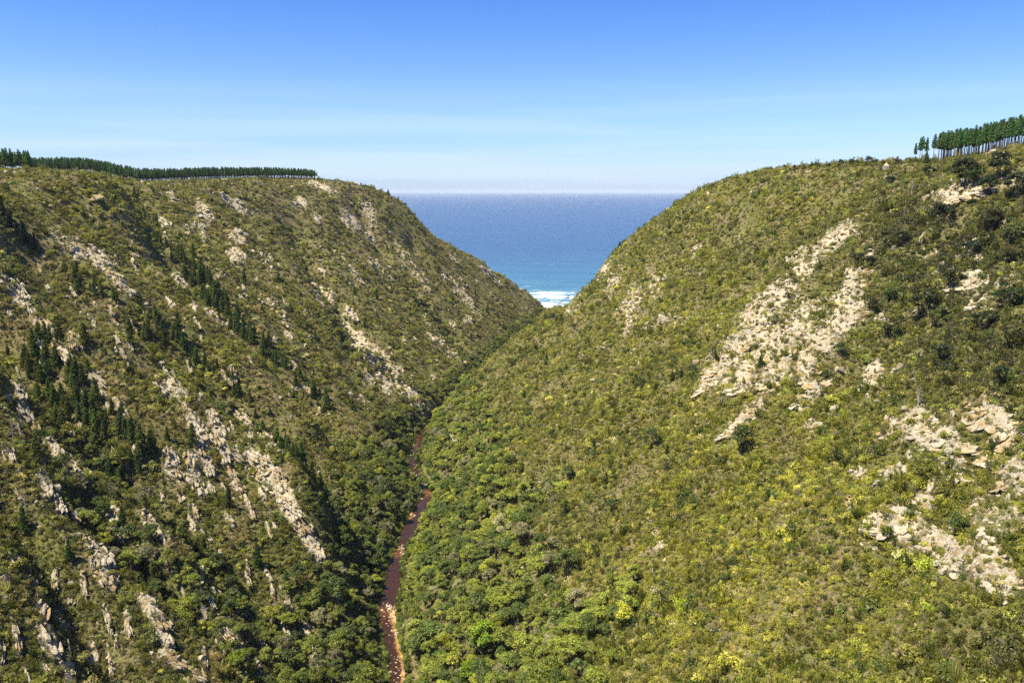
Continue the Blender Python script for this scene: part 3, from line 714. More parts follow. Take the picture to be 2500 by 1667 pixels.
# ------------------------------------------------------------------ masses: one object with many instances
proto_col = {}
def scatter(name, meshes, P, rot, scl, kind, tint, label, cat):
    """one 'stuff' object: every vertex carries one plant"""
    pc = bpy.data.collections.new(name+'_kinds')
    for i, me in enumerate(meshes):
        pc.objects.link(bpy.data.objects.new('%s_kind_%02d' % (name, i), me))
    me = bpy.data.meshes.new(name); me.vertices.add(len(P)); me.vertices.foreach_set('co', np.asarray(P, np.float32).ravel())
    for k, t, f, arr in (('rot', 'FLOAT_VECTOR', 'vector', rot), ('scl', 'FLOAT_VECTOR', 'vector', scl), ('kindex', 'INT', 'value', kind), ('tint', 'FLOAT_COLOR', 'color', tint)):
        a = me.attributes.new(k, t, 'POINT'); a.data.foreach_set(f, np.ascontiguousarray(arr).ravel())
    o = link(name, me); tag(o, label, cat, kind='stuff')
    ng = bpy.data.node_groups.new(name+'_nodes', 'GeometryNodeTree')
    ng.interface.new_socket('Geometry', in_out='INPUT', socket_type='NodeSocketGeometry'); ng.interface.new_socket('Geometry', in_out='OUTPUT', socket_type='NodeSocketGeometry')
    n, l = ng.nodes, ng.links
    gi = n.new('NodeGroupInput'); go = n.new('NodeGroupOutput'); ip = n.new('GeometryNodeInstanceOnPoints'); ci = n.new('GeometryNodeCollectionInfo')
    ci.inputs['Collection'].default_value = pc; ci.inputs['Separate Children'].default_value = True; ci.inputs['Reset Children'].default_value = True
    def att(nm, ty):
        a = n.new('GeometryNodeInputNamedAttribute'); a.data_type = ty; a.inputs['Name'].default_value = nm
        return [s for s in a.outputs if s.enabled and s.name == 'Attribute'][0]
    m2p = n.new('GeometryNodeMeshToPoints'); l.new(gi.outputs[0], m2p.inputs[0])
    l.new(m2p.outputs[0], ip.inputs['Points']); l.new(ci.outputs[0], ip.inputs['Instance']); ip.inputs['Pick Instance'].default_value = True
    l.new(att('kindex', 'INT'), ip.inputs['Instance Index'])
    e2r = n.new('FunctionNodeEulerToRotation'); l.new(att('rot', 'FLOAT_VECTOR'), e2r.inputs[0]); l.new(e2r.outputs[0], ip.inputs['Rotation'])
    l.new(att('scl', 'FLOAT_VECTOR'), ip.inputs['Scale'])
    l.new(ip.outputs[0], go.inputs[0])
    md = o.modifiers.new('plants', 'NODES'); md.node_group = ng
    return o
# ------------------------------------------------------------------ where things grow
def gully_d(x, y):
    d = np.full(np.shape(x), 1e9)
    for k in ('g1', 'g2', 'g3', 'g4', 'g5', 'g6', 'g8'):
        dd, _, f = polydist(x, y, GUL[k]); d = np.minimum(d, dd+(1-f)*10)
    return d
def forest_amount(x, y, z):
    """how much of the ground is under trees: the river banks and the foot of the gullies"""
    rx = river_x(np.clip(y, 0, 1490)); side = x-rx
    top = np.where(side > 0, 42, 22)*(1+.5*fbm(x/50, y/50, 2, 101))*np.interp(y, [200, 500, 800, 1300], [1.1, .95, .55, .45])
    a = sstep(1.2, .75, z/top)
    gd = gully_d(x, y); a = np.maximum(a, sstep(14, 7, gd)*sstep(110, 60, z)*.45)
    return a*(z > .1)
def ang_ok(x, y, lim=44): return (np.degrees(np.arctan2(np.abs(x), y)) < lim)
rs = np.random.default_rng(11)
C = lambda *c: np.array(c)
OLIVE, DKGREEN, YELLOW, BROWN, GREY, TAN, BRIGHT = C(.215, .215, .030), C(.098, .128, .022), C(.34, .325, .035), C(.20, .145, .062), C(.29, .26, .15), C(.44, .36, .17), C(.28, .34, .03)

def make_scrub():
    n = 760000
    th = R(1)*rs.uniform(-46, 46, n); lr = rs.uniform(math.log(105), math.log(1420), n); r_ = np.exp(lr)
    sp = np.clip(.0027*r_, .92, 2.7)
    dens = r_**2/sp**2; dens_max = dens.max()
    area = R(92)*(math.log(1420)-math.log(105)); target = area/n     # per-sample measure
    keep = rs.uniform(0, 1, n) < np.clip(dens*target*1.35, 0, 1)
    th, r_, sp = th[keep], r_[keep], sp[keep]
    x = np.sin(th)*r_; y = np.cos(th)*r_
    z0 = samp(Zg, x, y); u, v = to_px(x, y, z0)
    fa = forest_amount(x, y, z0)
    z, rk = surface(x, y)
    rkf = sstep(.30, .62, rk+fbm(x/7, y/7, 3, 71)*.75)
    side = x-river_x(np.clip(y, 0, 1490))
    left = side < 0
    plate = z0 > 217
    p = (1-.84*rkf)*(1-.55*fa)*np.where(z0 < .12, 0, 1)
    # open patches of soil and grass
    gap = fbm(x/9, y/9, 3, 111)
    p *= np.where(gap > .2, np.where(left, .35, .6), 1)
    # nothing behind the skyline is ever seen
    ok = (rs.uniform(0, 1, len(x)) < p) & (y < 1400) & (z0 > .12)
    ok &= ~((u < -500) | (u > 3000))
    x, y, z, z0, u, v, sp, rkf, left, fa = [a[ok] for a in (x, y, z, z0, u, v, sp, rkf, left, fa)]
    n = len(x)
    # colour fields
    a1 = fbm(x/38, y/38, 3, 121); a2 = fbm(x/14, y/14, 3, 131); a3 = rs.normal(0, 1, n)
    T = np.empty((n, 3)); T[:] = OLIVE
    def blend(w, c):
        w = np.clip(w, 0, 1)[:, None]; T[:] = T*(1-w)+c*w
    blend(.55*sstep(-.05, .35, a2)+.12*a3, DKGREEN)
    blend(np.where(left, .55, .28)*sstep(.0, .35, a1)+.14*rs.normal(0, 1, n), BROWN)
    # the yellow flowering patches
    yw = np.zeros(n)
    for (yu, yv, ya, yb, s) in [(1800, 1300, 560, 360, .52), (1200, 1150, 260, 160, .35), (1830, 1400, 200, 170, .95), (1950, 1150, 150, 80, .6), (2180, 1240, 120, 60, .5), (1650, 760, 330, 170, .38), (1900, 500, 300, 60, .45), (2420, 1200, 60, 60, .5), (2250, 620, 80, 40, .4),
                                (180, 490, 180, 60, .6), (430, 940, 120, 60, .5), (1750, 1550, 250, 120, .55), (2100, 1600, 200, 60, .3), (1200, 1260, 160, 90, .3), (470, 960, 60, 40, .5), (1450, 1560, 200, 100, .35), (2430, 300, 120, 60, .7)]:
        yw = np.maximum(yw, s*np.exp(-((u-yu)/ya)**2-((v-yv)/yb)**2))
    yw = np.where(left & (yw < .45), yw*.6, yw)
    blend(np.minimum(.72, yw*(.35+.9*sstep(-.3, .4, a2+.2*rs.normal(0, 1, n)))), YELLOW)
    pick = rs.uniform(0, 1, n)
    gr = pick < np.where(left, .10, .11); T[gr] = T[gr]*.35+GREY*.65
    tn = (pick > .82) & (pick < .92); T[tn] = T[tn]*.4+TAN*.6
    dk = pick > .935; T[dk] = DKGREEN*.85
    br = (pick > .925) & (pick < .935); T[br] = BRIGHT
    for (yu, yv, ya, yb, s_) in [(2330, 600, 260, 150, .9), (2390, 860, 200, 150, .95), (2180, 560, 90, 90, .5), (2400, 1560, 140, 80, .6), (330, 1250, 330, 260, .45), (250, 1560, 330, 120, .5), (80, 650, 120, 120, .5), (1380, 1300, 110, 90, .4)]:  # patches of darker growth, with some shade put into the plant colour
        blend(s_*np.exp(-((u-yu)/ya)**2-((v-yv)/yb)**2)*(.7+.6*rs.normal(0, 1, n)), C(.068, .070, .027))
    blend(fa*.6, DKGREEN*1.35)
    gdist = gully_d(x, y); blend(.6*sstep(13, 4, gdist+3*rs.normal(0, 1, n)), C(.062, .088, .020))
    # scrub colour turns browner and more even with distance on both walls
    far = sstep(700, 1150, y); T = T*(1-.28*far[:, None])+C(.19, .165, .080)*.28*far[:, None]
    T *= np.exp(rs.normal(0, .30, n))[:, None]*(1+.45*a2[:, None]+.35*a1[:, None])
    T *= np.where(left, 1.12, 1.08)[:, None]
    T = np.clip(T, .01, .7)
    kinds = rs.choice([0, 1, 2, 3, 4, 5, 6, 7, 8], n, p=[.15, .14, .13, .11, .10, .07, .07, .06, .17])
    kinds = np.where(gr & (rs.uniform(0, 1, n) < .6), 7, kinds); kinds = np.where(tn, rs.choice([5, 6, 8], n), kinds)
    s = sp*.70*np.exp(rs.normal(0, .42, n))*(1+.6*a2)*(1+.55*fbm(x/33+9, y/33, 2, 161))*np.interp(np.hypot(x, y), [150, 350, 700, 1100], [1.5, 1.22, .92, .82]); s = np.where(dk, s*1.35, s); s = np.clip(s, .5, 3.6)
    s = np.where(z0 > 205, s*.85, s); s = np.where((u > 2150) & (v > 500) & (v < 980), s*1.3, s)
    # bushes leaning out over the water along both banks
    m = 3600; yb = rs.uniform(180, 1330, m); sb = rs.choice([-1, 1], m); xb = river_x(yb)+sb*(river_w(yb)+.5+np.abs(rs.normal(0, 1.5, m))); zb = np.maximum(samp(Zg, xb, yb), .2)
    x, y, z = np.concatenate([x, xb]), np.concatenate([y, yb]), np.concatenate([z, zb]); s = np.concatenate([s, rs.uniform(.8, 1.9, m)])
    T = np.concatenate([T, C(.125, .155, .026)*np.exp(rs.normal(0, .35, m))[:, None]*(1+.25*(sb > 0)[:, None])]); kinds = np.concatenate([kinds, rs.choice([0, 1, 2, 3, 8], m)]); n += m
    rot = np.stack([rs.normal(0, .12, n), rs.normal(0, .12, n), rs.uniform(0, 6.28, n)], 1)
    scl = np.stack([s, s, s*rs.uniform(.75, 1.35, n)], 1)
    P = np.stack([x, y, z-.12*s], 1)
    ms = [shrub(1, 'dome', M_LEAF_I), shrub(2, 'dome', M_LEAF_I), shrub(3, 'dome', M_LEAF_I), shrub(4, 'upright', M_LEAF_I), shrub(5, 'upright', M_LEAF_I), shrub(6, 'tuft', M_LEAF_I), shrub(7, 'tuft', M_LEAF_I), shrub(8, 'twiggy', M_LEAF_I), shrub(9, 'mat', M_LEAF_I)]
    scatter('scrub', ms, P, rot, scl, kinds.astype(np.int32), np.concatenate([T, np.ones((n, 1))], 1).astype(np.float32), 'dense low olive and yellow-green scrub covering both valley walls', 'scrub')
    print('scrub', n, time.time()-T0)
make_scrub()

# ------------------------------------------------------------------ trees
def ground_at(x, y): return float(samp(Zg, np.array([x]), np.array([y]))[0])
POOL = []
class Kind:
    """one sort of thing: the first is built with its parts, the others are copies of it and of its parts"""
    def __init__(s, name, parts, h, mesh=None): s.name = name; s.parts = parts; s.first = None; s.h = h; s.mesh = mesh; s.kids = []
    def put(s, x, y, z, rz, sc, tint, label, cat, group=None, solo=False):
        sc = sc if isinstance(sc, tuple) else (sc, sc, sc); rot = rz if isinstance(rz, tuple) else (0, 0, rz)
        POOL.append(dict(k=s, loc=(float(x), float(y), float(z)), rot=tuple(map(float, rot)), sc=tuple(map(float, sc)), tint=tuple(map(float, tint)), label=label, cat=cat, group=group, solo=group is None or solo))
    def make(s, p):
        if s.first is None:
            o = bpy.data.objects.new(s.name, s.mesh); COL.objects.link(o)
            if s.mesh is None: o.empty_display_size = .5
            s.kids = [link(pn, me, o) for pn, me in s.parts]; s.first = o; kids = s.kids
        else:
            o = s.first.copy(); COL.objects.link(o); kids = []
            for k in list(o.keys()): del o[k]
            for ch in s.kids:
                c = ch.copy(); c.parent = o; COL.objects.link(c); kids.append(c)
        o.location = p['loc']; o.rotation_euler = p['rot']; o.scale = p['sc']
        for c in kids: c.color = (*p['tint'], 1)
        tag(o, p['label'], p['cat'], p['group'])
    def inst_mesh(s):
        ms = [s.mesh] if s.mesh else [me for _, me in s.parts]; out = []
        for me in ms:
            m2 = me.copy()
            for i, mt in enumerate(m2.materials):
                if mt is M_LEAF_O: m2.materials[i] = M_LEAF_I
            out.append(m2)
        return out[0] if len(out) == 1 else join_meshes(s.name+'_mass', out)
def join_meshes(name, mes):
    bm = bmesh.new(); out = bpy.data.meshes.new(name)
    for k, me in enumerate(mes):
        nf = len(bm.faces); bm.from_mesh(me); bm.faces.ensure_lookup_table()
        for f in bm.faces[nf:]: f.material_index = k
    bm.to_mesh(out); bm.free()
    for me in mes: out.materials.append(me.materials[0])
    return out
ORD = ['first', 'second', 'third', 'fourth', 'fifth', 'sixth', 'seventh', 'eighth', 'ninth', 'tenth', 'eleventh', 'twelfth', 'thirteenth', 'fourteenth', 'fifteenth', 'sixteenth', 'seventeenth', 'eighteenth', 'nineteenth', 'twentieth']
COLS = ['far left', 'left', 'centre left', 'centre', 'centre right', 'right', 'far right']; ROWS = ['top', 'upper', 'middle', 'lower', 'bottom']
def settle(limit, rest_label):
    """make the things that show largest as objects of their own, the rest of a kind as one mass"""
    names = []
    for p in POOL:
        if p['k'].name not in names: names.append(p['k'].name)
        x, y, z = p['loc']; h = p['k'].h*p['sc'][2]; u, v = to_px(x, y, z+h*.6); p['u'], p['v'] = float(u), float(v)
        t = np.linspace(.05, .985, 90); zt = z+h*.9
        hid = ((CAMZ+(zt-CAMZ)*t) < samp(Zg, x*t, y*t)).any()
        p['size'] = h/y*max(.3, min(p['sc'][0]/p['sc'][2], 3))
        p['vis'] = (-40 < u < 2540) and (v < 1700) and not hid
    for nm in names:
        ps = [p for p in POOL if p['k'].name == nm]
        lim = limit.get(nm, 9999)
        ps.sort(key=lambda p: -(p['size']+(10 if p['solo'] else 0)) if p['vis'] else 99)
        single = [p for p in ps[:lim] if p['vis']]; ids = set(map(id, single)); rest = [p for p in ps if id(p) not in ids]
        if nm not in rest_label: single += rest; rest = []
        by = {}
        for p in single:
            if p['solo']: continue
            c = COLS[min(6, max(0, int(p['u']/2500*7)))]; r_ = ROWS[min(4, max(0, int((p['v']-330)/1337*5)))]
            by.setdefault((p['label'], c, r_), []).append(p)
        for (lab, c, r_), q in by.items():
            # crowded cells are cut into level bands before counting
            nb = (len(q)+8)//9; q.sort(key=lambda p: p['v'])
            for bi in range(nb):
                qq = sorted(q[bi*len(q)//nb:(bi+1)*len(q)//nb], key=lambda p: p['u'])
                w = '' if nb == 1 else (', lowest band' if bi == nb-1 else ', highest band' if bi == 0 else ', %s band down' % ORD[bi])
                for i, p in enumerate(qq):
                    p['label'] = '%s, %s%s, %s %s' % (lab, 'alone' if len(qq) == 1 else ORD[i]+' from left', w, r_, c)
        for p in single: p['k'].make(p)
        if rest:
            ks = []
            for p in rest:
                if p['k'] not in ks: ks.append(p['k'])
            N = len(rest)
            scatter(rest_label[nm][0], [k.inst_mesh() for k in ks], np.array([p['loc'] for p in rest]), np.array([p['rot'] for p in rest], np.float32), np.array([p['sc'] for p in rest], np.float32), np.array([ks.index(p['k']) for p in rest], np.int32), np.array([(*p['tint'], 1) for p in rest], np.float32), rest_label[nm][1], rest_label[nm][2])
        print(nm, len(single), 'single,', len(rest), 'in mass')
    POOL.clear()
def V3(a, k, j=.12): return tuple(np.clip(np.array(a)*k*np.exp(rs.normal(0, j, 3)*np.array([1, .5, 1])), .008, .6))
PINEG = (.100, .145, .032); PLANT = (.095, .185, .050); LEAFG = (.165, .190, .028)

SLOPE_PINES = [Kind('pine_tree', (lambda m: [('crown', m[0]), ('trunk', m[1])])(pine(20+i, M_LEAF_O, 11., .06+.04*(i % 2), 2.0+.35*(i % 3), 'cone', 1.1)), 11) for i in range(5)]
PLANT_PINES = [Kind('pine_tree', (lambda m: [('crown', m[0]), ('trunk', m[1])])(pine(40+i, M_LEAF_O, 17., .46+.05*(i % 3), 1.5+.22*(i % 3), 'ovoid', .85)), 17) for i in range(5)]
BROAD = [Kind('broadleaf_tree', (lambda m: [('crown', m[0]), ('trunk', m[1])])(broadleaf(60+i, M_LEAF_O, 13+i, 95, .6+.15*(i % 3))), 8) for i in range(5)]
BUSHY = [Kind('broadleaf_tree', (lambda m: [('crown', m[0]), ('trunk', m[1])])(broadleaf(70+i, M_LEAF_O, 20, 60, 1.5)), 8) for i in range(3)]
BUSH = [Kind('bush', (lambda m: [('crown', m[0]), ('trunk', m[1])])(broadleaf(80+i, M_LEAF_O, 13, 70, 1.6, 2.7)), 5.2) for i in range(3)]
DEAD = [Kind('dead_tree', [('trunk', dead_tree(90+i))], 9) for i in range(3)]

def px_world(u, v):
    x, y, ok = hit([u], [v]); return float(x[0]), float(y[0]), bool(ok[0])
def put_px(kinds, u, v, h_px, unit_h, tint, label, cat, group=None, wide=1.0):
    """stand a plant on the ground seen at u, v so that it is h_px tall in the photograph"""
    x, y, ok = px_world(u, v)
    if not ok: return None
    z = ground_at(x, y); h = h_px*y/FPX/.97
    s = h/unit_h
    return random.choice(kinds).put(x, y, z, random.uniform(0, 6.28), (s*wide, s*wide, s), tint, label, cat, group)

# pines growing down the gullies of the left-hand wall
def strip(pts, n, half, hm, label, group, wide=1.0, tint=PINEG, seed=0):
    n = int(n*1.6); P = world_line(pts); r = random.Random(seed); seg = np.hypot(*(P[1:]-P[:-1]).T); cum = np.concatenate([[0], np.cumsum(seg)])
    for k in range(n):
        t = r.random()*cum[-1]; i = min(np.searchsorted(cum, t, 'right')-1, len(seg)-1); f = (t-cum[i])/seg[i]
        p = P[i]*(1-f)+P[i+1]*f; d = (P[i+1]-P[i])/seg[i]; off = r.gauss(0, .5)*half
        x, y = p[0]-d[1]*off, p[1]+d[0]*off; z = ground_at(x, y); h = hm*r.choice((.55, .7, .85, .95, 1.05))*r.uniform(.85, 1.15)
        if z < 3: continue
        random.choice(SLOPE_PINES).put(float(x), float(y), z-.2, r.uniform(0, 6.28), (h/11*wide*r.uniform(.85, 1.2), h/11*wide, h/11), V3(tint, r.uniform(.75, 1.3)), label, 'pine tree', group)
strip([(434, 628), (484, 684), (524, 738), (578, 792), (622, 828)], 46, 9, 13, 'dark conical pine, middle gully strip', 'pines down the middle gully of the left wall', seed=1)
strip([(330, 478), (379, 571), (434, 628)], 16, 8, 11, 'small dark pine, gully head', 'pines in the gully head below the left plateau', seed=2)
strip([(596, 820), (640, 855), (687, 892), (760, 960), (800, 1010)], 22, 7, 11, 'dark pine, lower gully end', 'pines low in the gully above the river trees', seed=3)
strip([(325, 806), (380, 815), (441, 838), (524, 910), (596, 983), (668, 1055), (723, 1127), (777, 1182)], 50, 7, 10.5, 'dark pine, narrow rib-side gully', 'pines in the narrow gully beside the big rock rib', seed=4)
strip([(72, 820), (108, 890), (163, 950), (217, 1020), (271, 1075), (343, 1150)], 58, 14, 11.5, 'tall dark pine, dense near stand', 'pines in the dense stand on the near left slope', seed=5)
strip([(5, 520), (36, 565), (85, 618)], 10, 4, 11, 'very dark pine below the plateau', 'very dark pines at the left edge below the plateau', tint=(.022, .042, .016), seed=6)
strip([(145, 660), (220, 716), (311, 765)], 14, 7, 8, 'mid green pine, upper near gully', 'pines in the upper near gully of the left wall', seed=7)
LONE = [(347, 1120, 92), (318, 835, 60), (436, 830, 70), (182, 690, 40), (640, 765, 24), (680, 690, 30), (740, 648, 18), (548, 730, 30), (596, 690, 34), (975, 690, 16), (945, 612, 16), (866, 720, 22), (920, 730, 26), (1190, 765, 24), (1215, 775, 18), (1105, 735, 18), (1160, 720, 16), (1070, 665, 14),
        (1040, 615, 14), (1010, 700, 14), (890, 800, 20), (1000, 800, 20), (1150, 830, 20), (1120, 770, 18), (1230, 800, 16), (805, 615, 14), (760, 585, 14), (690, 560, 14), (600, 575, 18), (850, 690, 18), (710, 760, 22), (770, 830, 24), (1060, 760, 16), (505, 600, 16), (1290, 760, 12), (1330, 780, 16), (960, 850, 20), (1005, 905, 18),
        (470, 1090, 60), (560, 1240, 60), (860, 1000, 30), (300, 1290, 60), (380, 1430, 70), (630, 1380, 60), (500, 1360, 56), (700, 1440, 56), (60, 1300, 70), (170, 1370, 60), (780, 1500, 56), (270, 1180, 60), (90, 1120, 66)]
for (u, v, h) in LONE:
    near = v > 1080
    put_px(SLOPE_PINES, u, v, h, 11., V3(PINEG, 1.0), 'single dark pine among rock ribs' if near else 'small lone pine on far left wall', 'pine tree', 'single pines on the near left slope' if near else 'single pines on the far left wall')
RP = [(1592, 1095, 50), (1628, 1110, 30), (1812, 1110, 70), (1856, 900, 46), (2330, 1310, 60), (1380, 1255, 44), (1500, 1245, 40), (1335, 880, 22), (1250, 895, 16), (1663, 925, 34), (1690, 920, 30), (1640, 930, 30), (1560, 950, 30), (1600, 955, 26), (2190, 740, 50), (2155, 640, 46), (2475, 590, 60), (2250, 560, 40), (2290, 800, 60), (1900, 1625, 44), (2050, 870, 34), (2000, 790, 28), (1290, 1020, 24), (1450, 1100, 36), (1480, 700, 14), (1720, 720, 22)]
for i_, (u, v, h) in enumerate(RP):
    up = v < 1000
    put_px(SLOPE_PINES if i_ % 2 else BUSH, u, v, h*.85, 11. if i_ % 2 else 5.2, V3((.085, .115, .028), 1.0), 'small dark pine on upper right wall' if up else 'narrow dark pine in yellow-green scrub', 'pine tree', 'pines high on the right wall' if up else 'pines on the lower right wall')
# the big rounded dark bushes near the right-hand rim
for (u, v, h) in [(2353, 460, 62), (2375, 452, 46), (2440, 440, 58), (2415, 470, 40), (2172, 455, 24), (2270, 430, 26), (2480, 480, 50), (2300, 540, 44), (2330, 700, 40), (2250, 770, 60), (2110, 650, 40), (2420, 560, 44), (2370, 620, 36), (2200, 600, 34), (2460, 740, 50), (2400, 800, 44), (2180, 820, 36), (2310, 880, 40), (2450, 930, 40), (2240, 690, 34), (2130, 760, 30), (2480, 640, 40)]:
    put_px(BUSH, u, v+6, h, 5.2, V3((.040, .052, .016), 1.0), 'large dark bush near rim rocks', 'bush', 'dark bushes under the right rim', 1.1)
# tree-like bushes breaking the right-hand skyline
for (u, h) in [(1915, 10), (1938, 8), (1985, 12), (2000, 9), (2050, 12), (2062, 10), (2085, 14), (2097, 8), (2118, 15), (2136, 12), (2158, 9), (2188, 14), (1965, 7), (2026, 8), (1880, 7), (1846, 7), (1800, 7), (1770, 6)]:
    S = np.array(SIL[23:45]); v = float(np.interp(u, S[:, 0], S[:, 1])); Y = float(np.interp(u, S[:, 0], S[:, 2])); a, _ = ray(u, v)
    x = float(a)*Y; z = ground_at(x, Y)
    random.choice(BUSH).put(x, Y, z-.3, random.uniform(0, 6.28), (h*Y/FPX/5.2)*1.25, V3((.075, .085, .03), 1.0), 'small bush on the right skyline', 'bush', 'bushes along the right skyline')
# lone pines against the sea
def sil_tree(u, h, label, group=None, kinds=SLOPE_PINES, wide=1.2, dz=.2):
    S = np.array(SIL[:45]); S = S[:23] if u < 1340 else S[23:]
    v = float(np.interp(u, S[:, 0], S[:, 1])); Y = float(np.interp(u, S[:, 0], S[:, 2])); a, _ = ray(u, v); x = float(a)*Y
    s = h*Y/FPX/11
    random.choice(kinds).put(x, Y, ground_at(x, Y)-dz, 0, (s*wide, s*wide, s), V3(PINEG, .8), label, 'pine tree', group)
sil_tree(948, 15, 'lone dark pine standing on the left skyline just above the sea horizon')
sil_tree(991, 9, 'tiny dark pine on the left skyline a little below the lone pine')
sil_tree(1004, 7, 'tiny dark pine at the shoulder of the left headland, against the sea')
sil_tree(1079, 7, 'tiny dark tree in the notch where the two left spurs meet')
for u, h in ((1497, 17), (1507, 14), (1513, 20), (1524, 16), (1534, 13)):
    sil_tree(u, h, 'dark spur-edge pine against the sea', 'pines in the clump on the right spur edge', wide=1.5)

# the pine plantation on the right rim: bare trunks against the sky
S_ = np.array(SIL[23:45])
def rim_pt(u, back=0.0):
    Y = float(np.interp(u, S_[:, 0], S_[:, 2]))+back; a, _ = ray(u, 400); return float(a)*Y, Y
firsts = [(2233, 40, 'shortest pine of the right rim plantation, leftmost, standing apart'), (2244, 50, 'slim pine second from the left in the right rim plantation'), (2249, 52, None), (2259, 50, None), (2277, 56, None), (2290, 58, None), (2297, 57, None)]
k = 0
for i, (u, hp, lab) in enumerate(firsts):
    x, y = rim_pt(u, 2); PLANT_PINES[i % 5].put(x, y, ground_at(x, y)-.3, i*1.3, (hp*y/FPX/17*1.2, hp*y/FPX/17*1.2, hp*y/FPX/17*1.22), V3(PLANT, 1.0), lab or 'bare-trunked pine, thin plantation end', 'pine tree', None if lab else 'pines at the thin end of the right rim plantation')
x, y = rim_pt(2262, -3); SLOPE_PINES[1].put(x, y, ground_at(x, y)-.2, 1., (.85, .85, 30*y/FPX/11), V3(PINEG, 1.0), 'short bushy pine branched to the ground before the right rim plantation', 'pine tree')
for row in range(5):
    u = 2306-row*4
    while u < 2640:
        x, y = rim_pt(u+random.uniform(-2, 2), 3+row*5+random.uniform(-1.2, 1.2)); h = float(np.interp(u, [2300, 2450, 2640], [19.5, 18, 15]))*random.uniform(.86, 1.08)
        random.choice(PLANT_PINES).put(x, y, ground_at(x, y)-.3, random.uniform(0, 6.28), (h/17, h/17, h/17), V3(PLANT, random.uniform(.85, 1.25)), 'tall bare-trunked right rim pine', 'pine tree', 'pines in the close rows of the right rim plantation')
        u += random.uniform(6, 10.5)
# the plantation on the left plateau: nearest row as single trees, the rest as one mass
SL = np.array(SIL[:23])
for i in range(20):
    u = -60+i*6.6+random.uniform(-2, 2); y = 655+random.uniform(0, 22)+(i % 3)*5; a, _ = ray(u, 400); x = float(a)*y
    h = 16.5*random.uniform(.9, 1.12)*(1 if u > 40 else 1.05)
    if u > 78: continue
    PLANT_PINES[i % 5].put(x, y, ground_at(x, y)-.3, i, (h/17, h/17, h/17), V3(PLANT, random.uniform(.9, 1.3)), 'tall pine, nearer left plateau block', 'pine tree', 'pines of the nearer block on the left plateau')
def plant_h(u): return np.interp(u, [60, 300, 500, 700, 780], [18.5, 18.5, 17, 14.5, 12.5])
n_front = 0
for i in range(100):
    u = 74+i*7.1+random.uniform(-1.5, 1.5)
    if u > 776: break
    Y = float(np.interp(max(u, 340), SL[:, 0], SL[:, 2]))+7+random.uniform(-1, 1); a, _ = ray(u, 430); x = float(a)*Y; h = float(plant_h(u))*random.uniform(.78, 1.14)
    random.choice(PLANT_PINES).put(x, Y, ground_at(x, Y)-.3, random.uniform(0, 6.28), (h/17*1.05, h/17*1.05, h/17), V3(PLANT, random.uniform(.7, 1.05)), 'distant left plateau front-row pine', 'pine tree', 'front row of the left plateau plantation')
for row in range(1, 14):
    u = 60.0
    while u < 776-row*1.0:
        Y = float(np.interp(max(u, 340), SL[:, 0], SL[:, 2]))+7+row*4.2+random.uniform(-1, 1); a, _ = ray(u, 430); x = float(a)*Y
        h = float(plant_h(u))*random.uniform(.78, 1.16)/17
        random.choice(PLANT_PINES).put(x, Y, ground_at(x, Y)-.3, random.uniform(0, 6.28), (h*1.05, h*1.05, h), V3(PLANT, random.uniform(.7, 1.1)), 'distant plantation pine', 'pine tree', 'left plateau plantation'); u += random.uniform(5, 9)
for row in range(4):
    for i in range(30):
        u = -120+i*6.6; y = 688+row*6
        if u > 74: break
        a, _ = ray(u, 400); x = float(a)*y; h = random.uniform(.9, 1.05)
        random.choice(PLANT_PINES).put(x, y, ground_at(x, y)-.3, random.uniform(0, 6.28), h, V3(PLANT, random.uniform(.8, 1.2)), 'plantation pine at the left edge', 'pine tree', 'left plateau plantation')

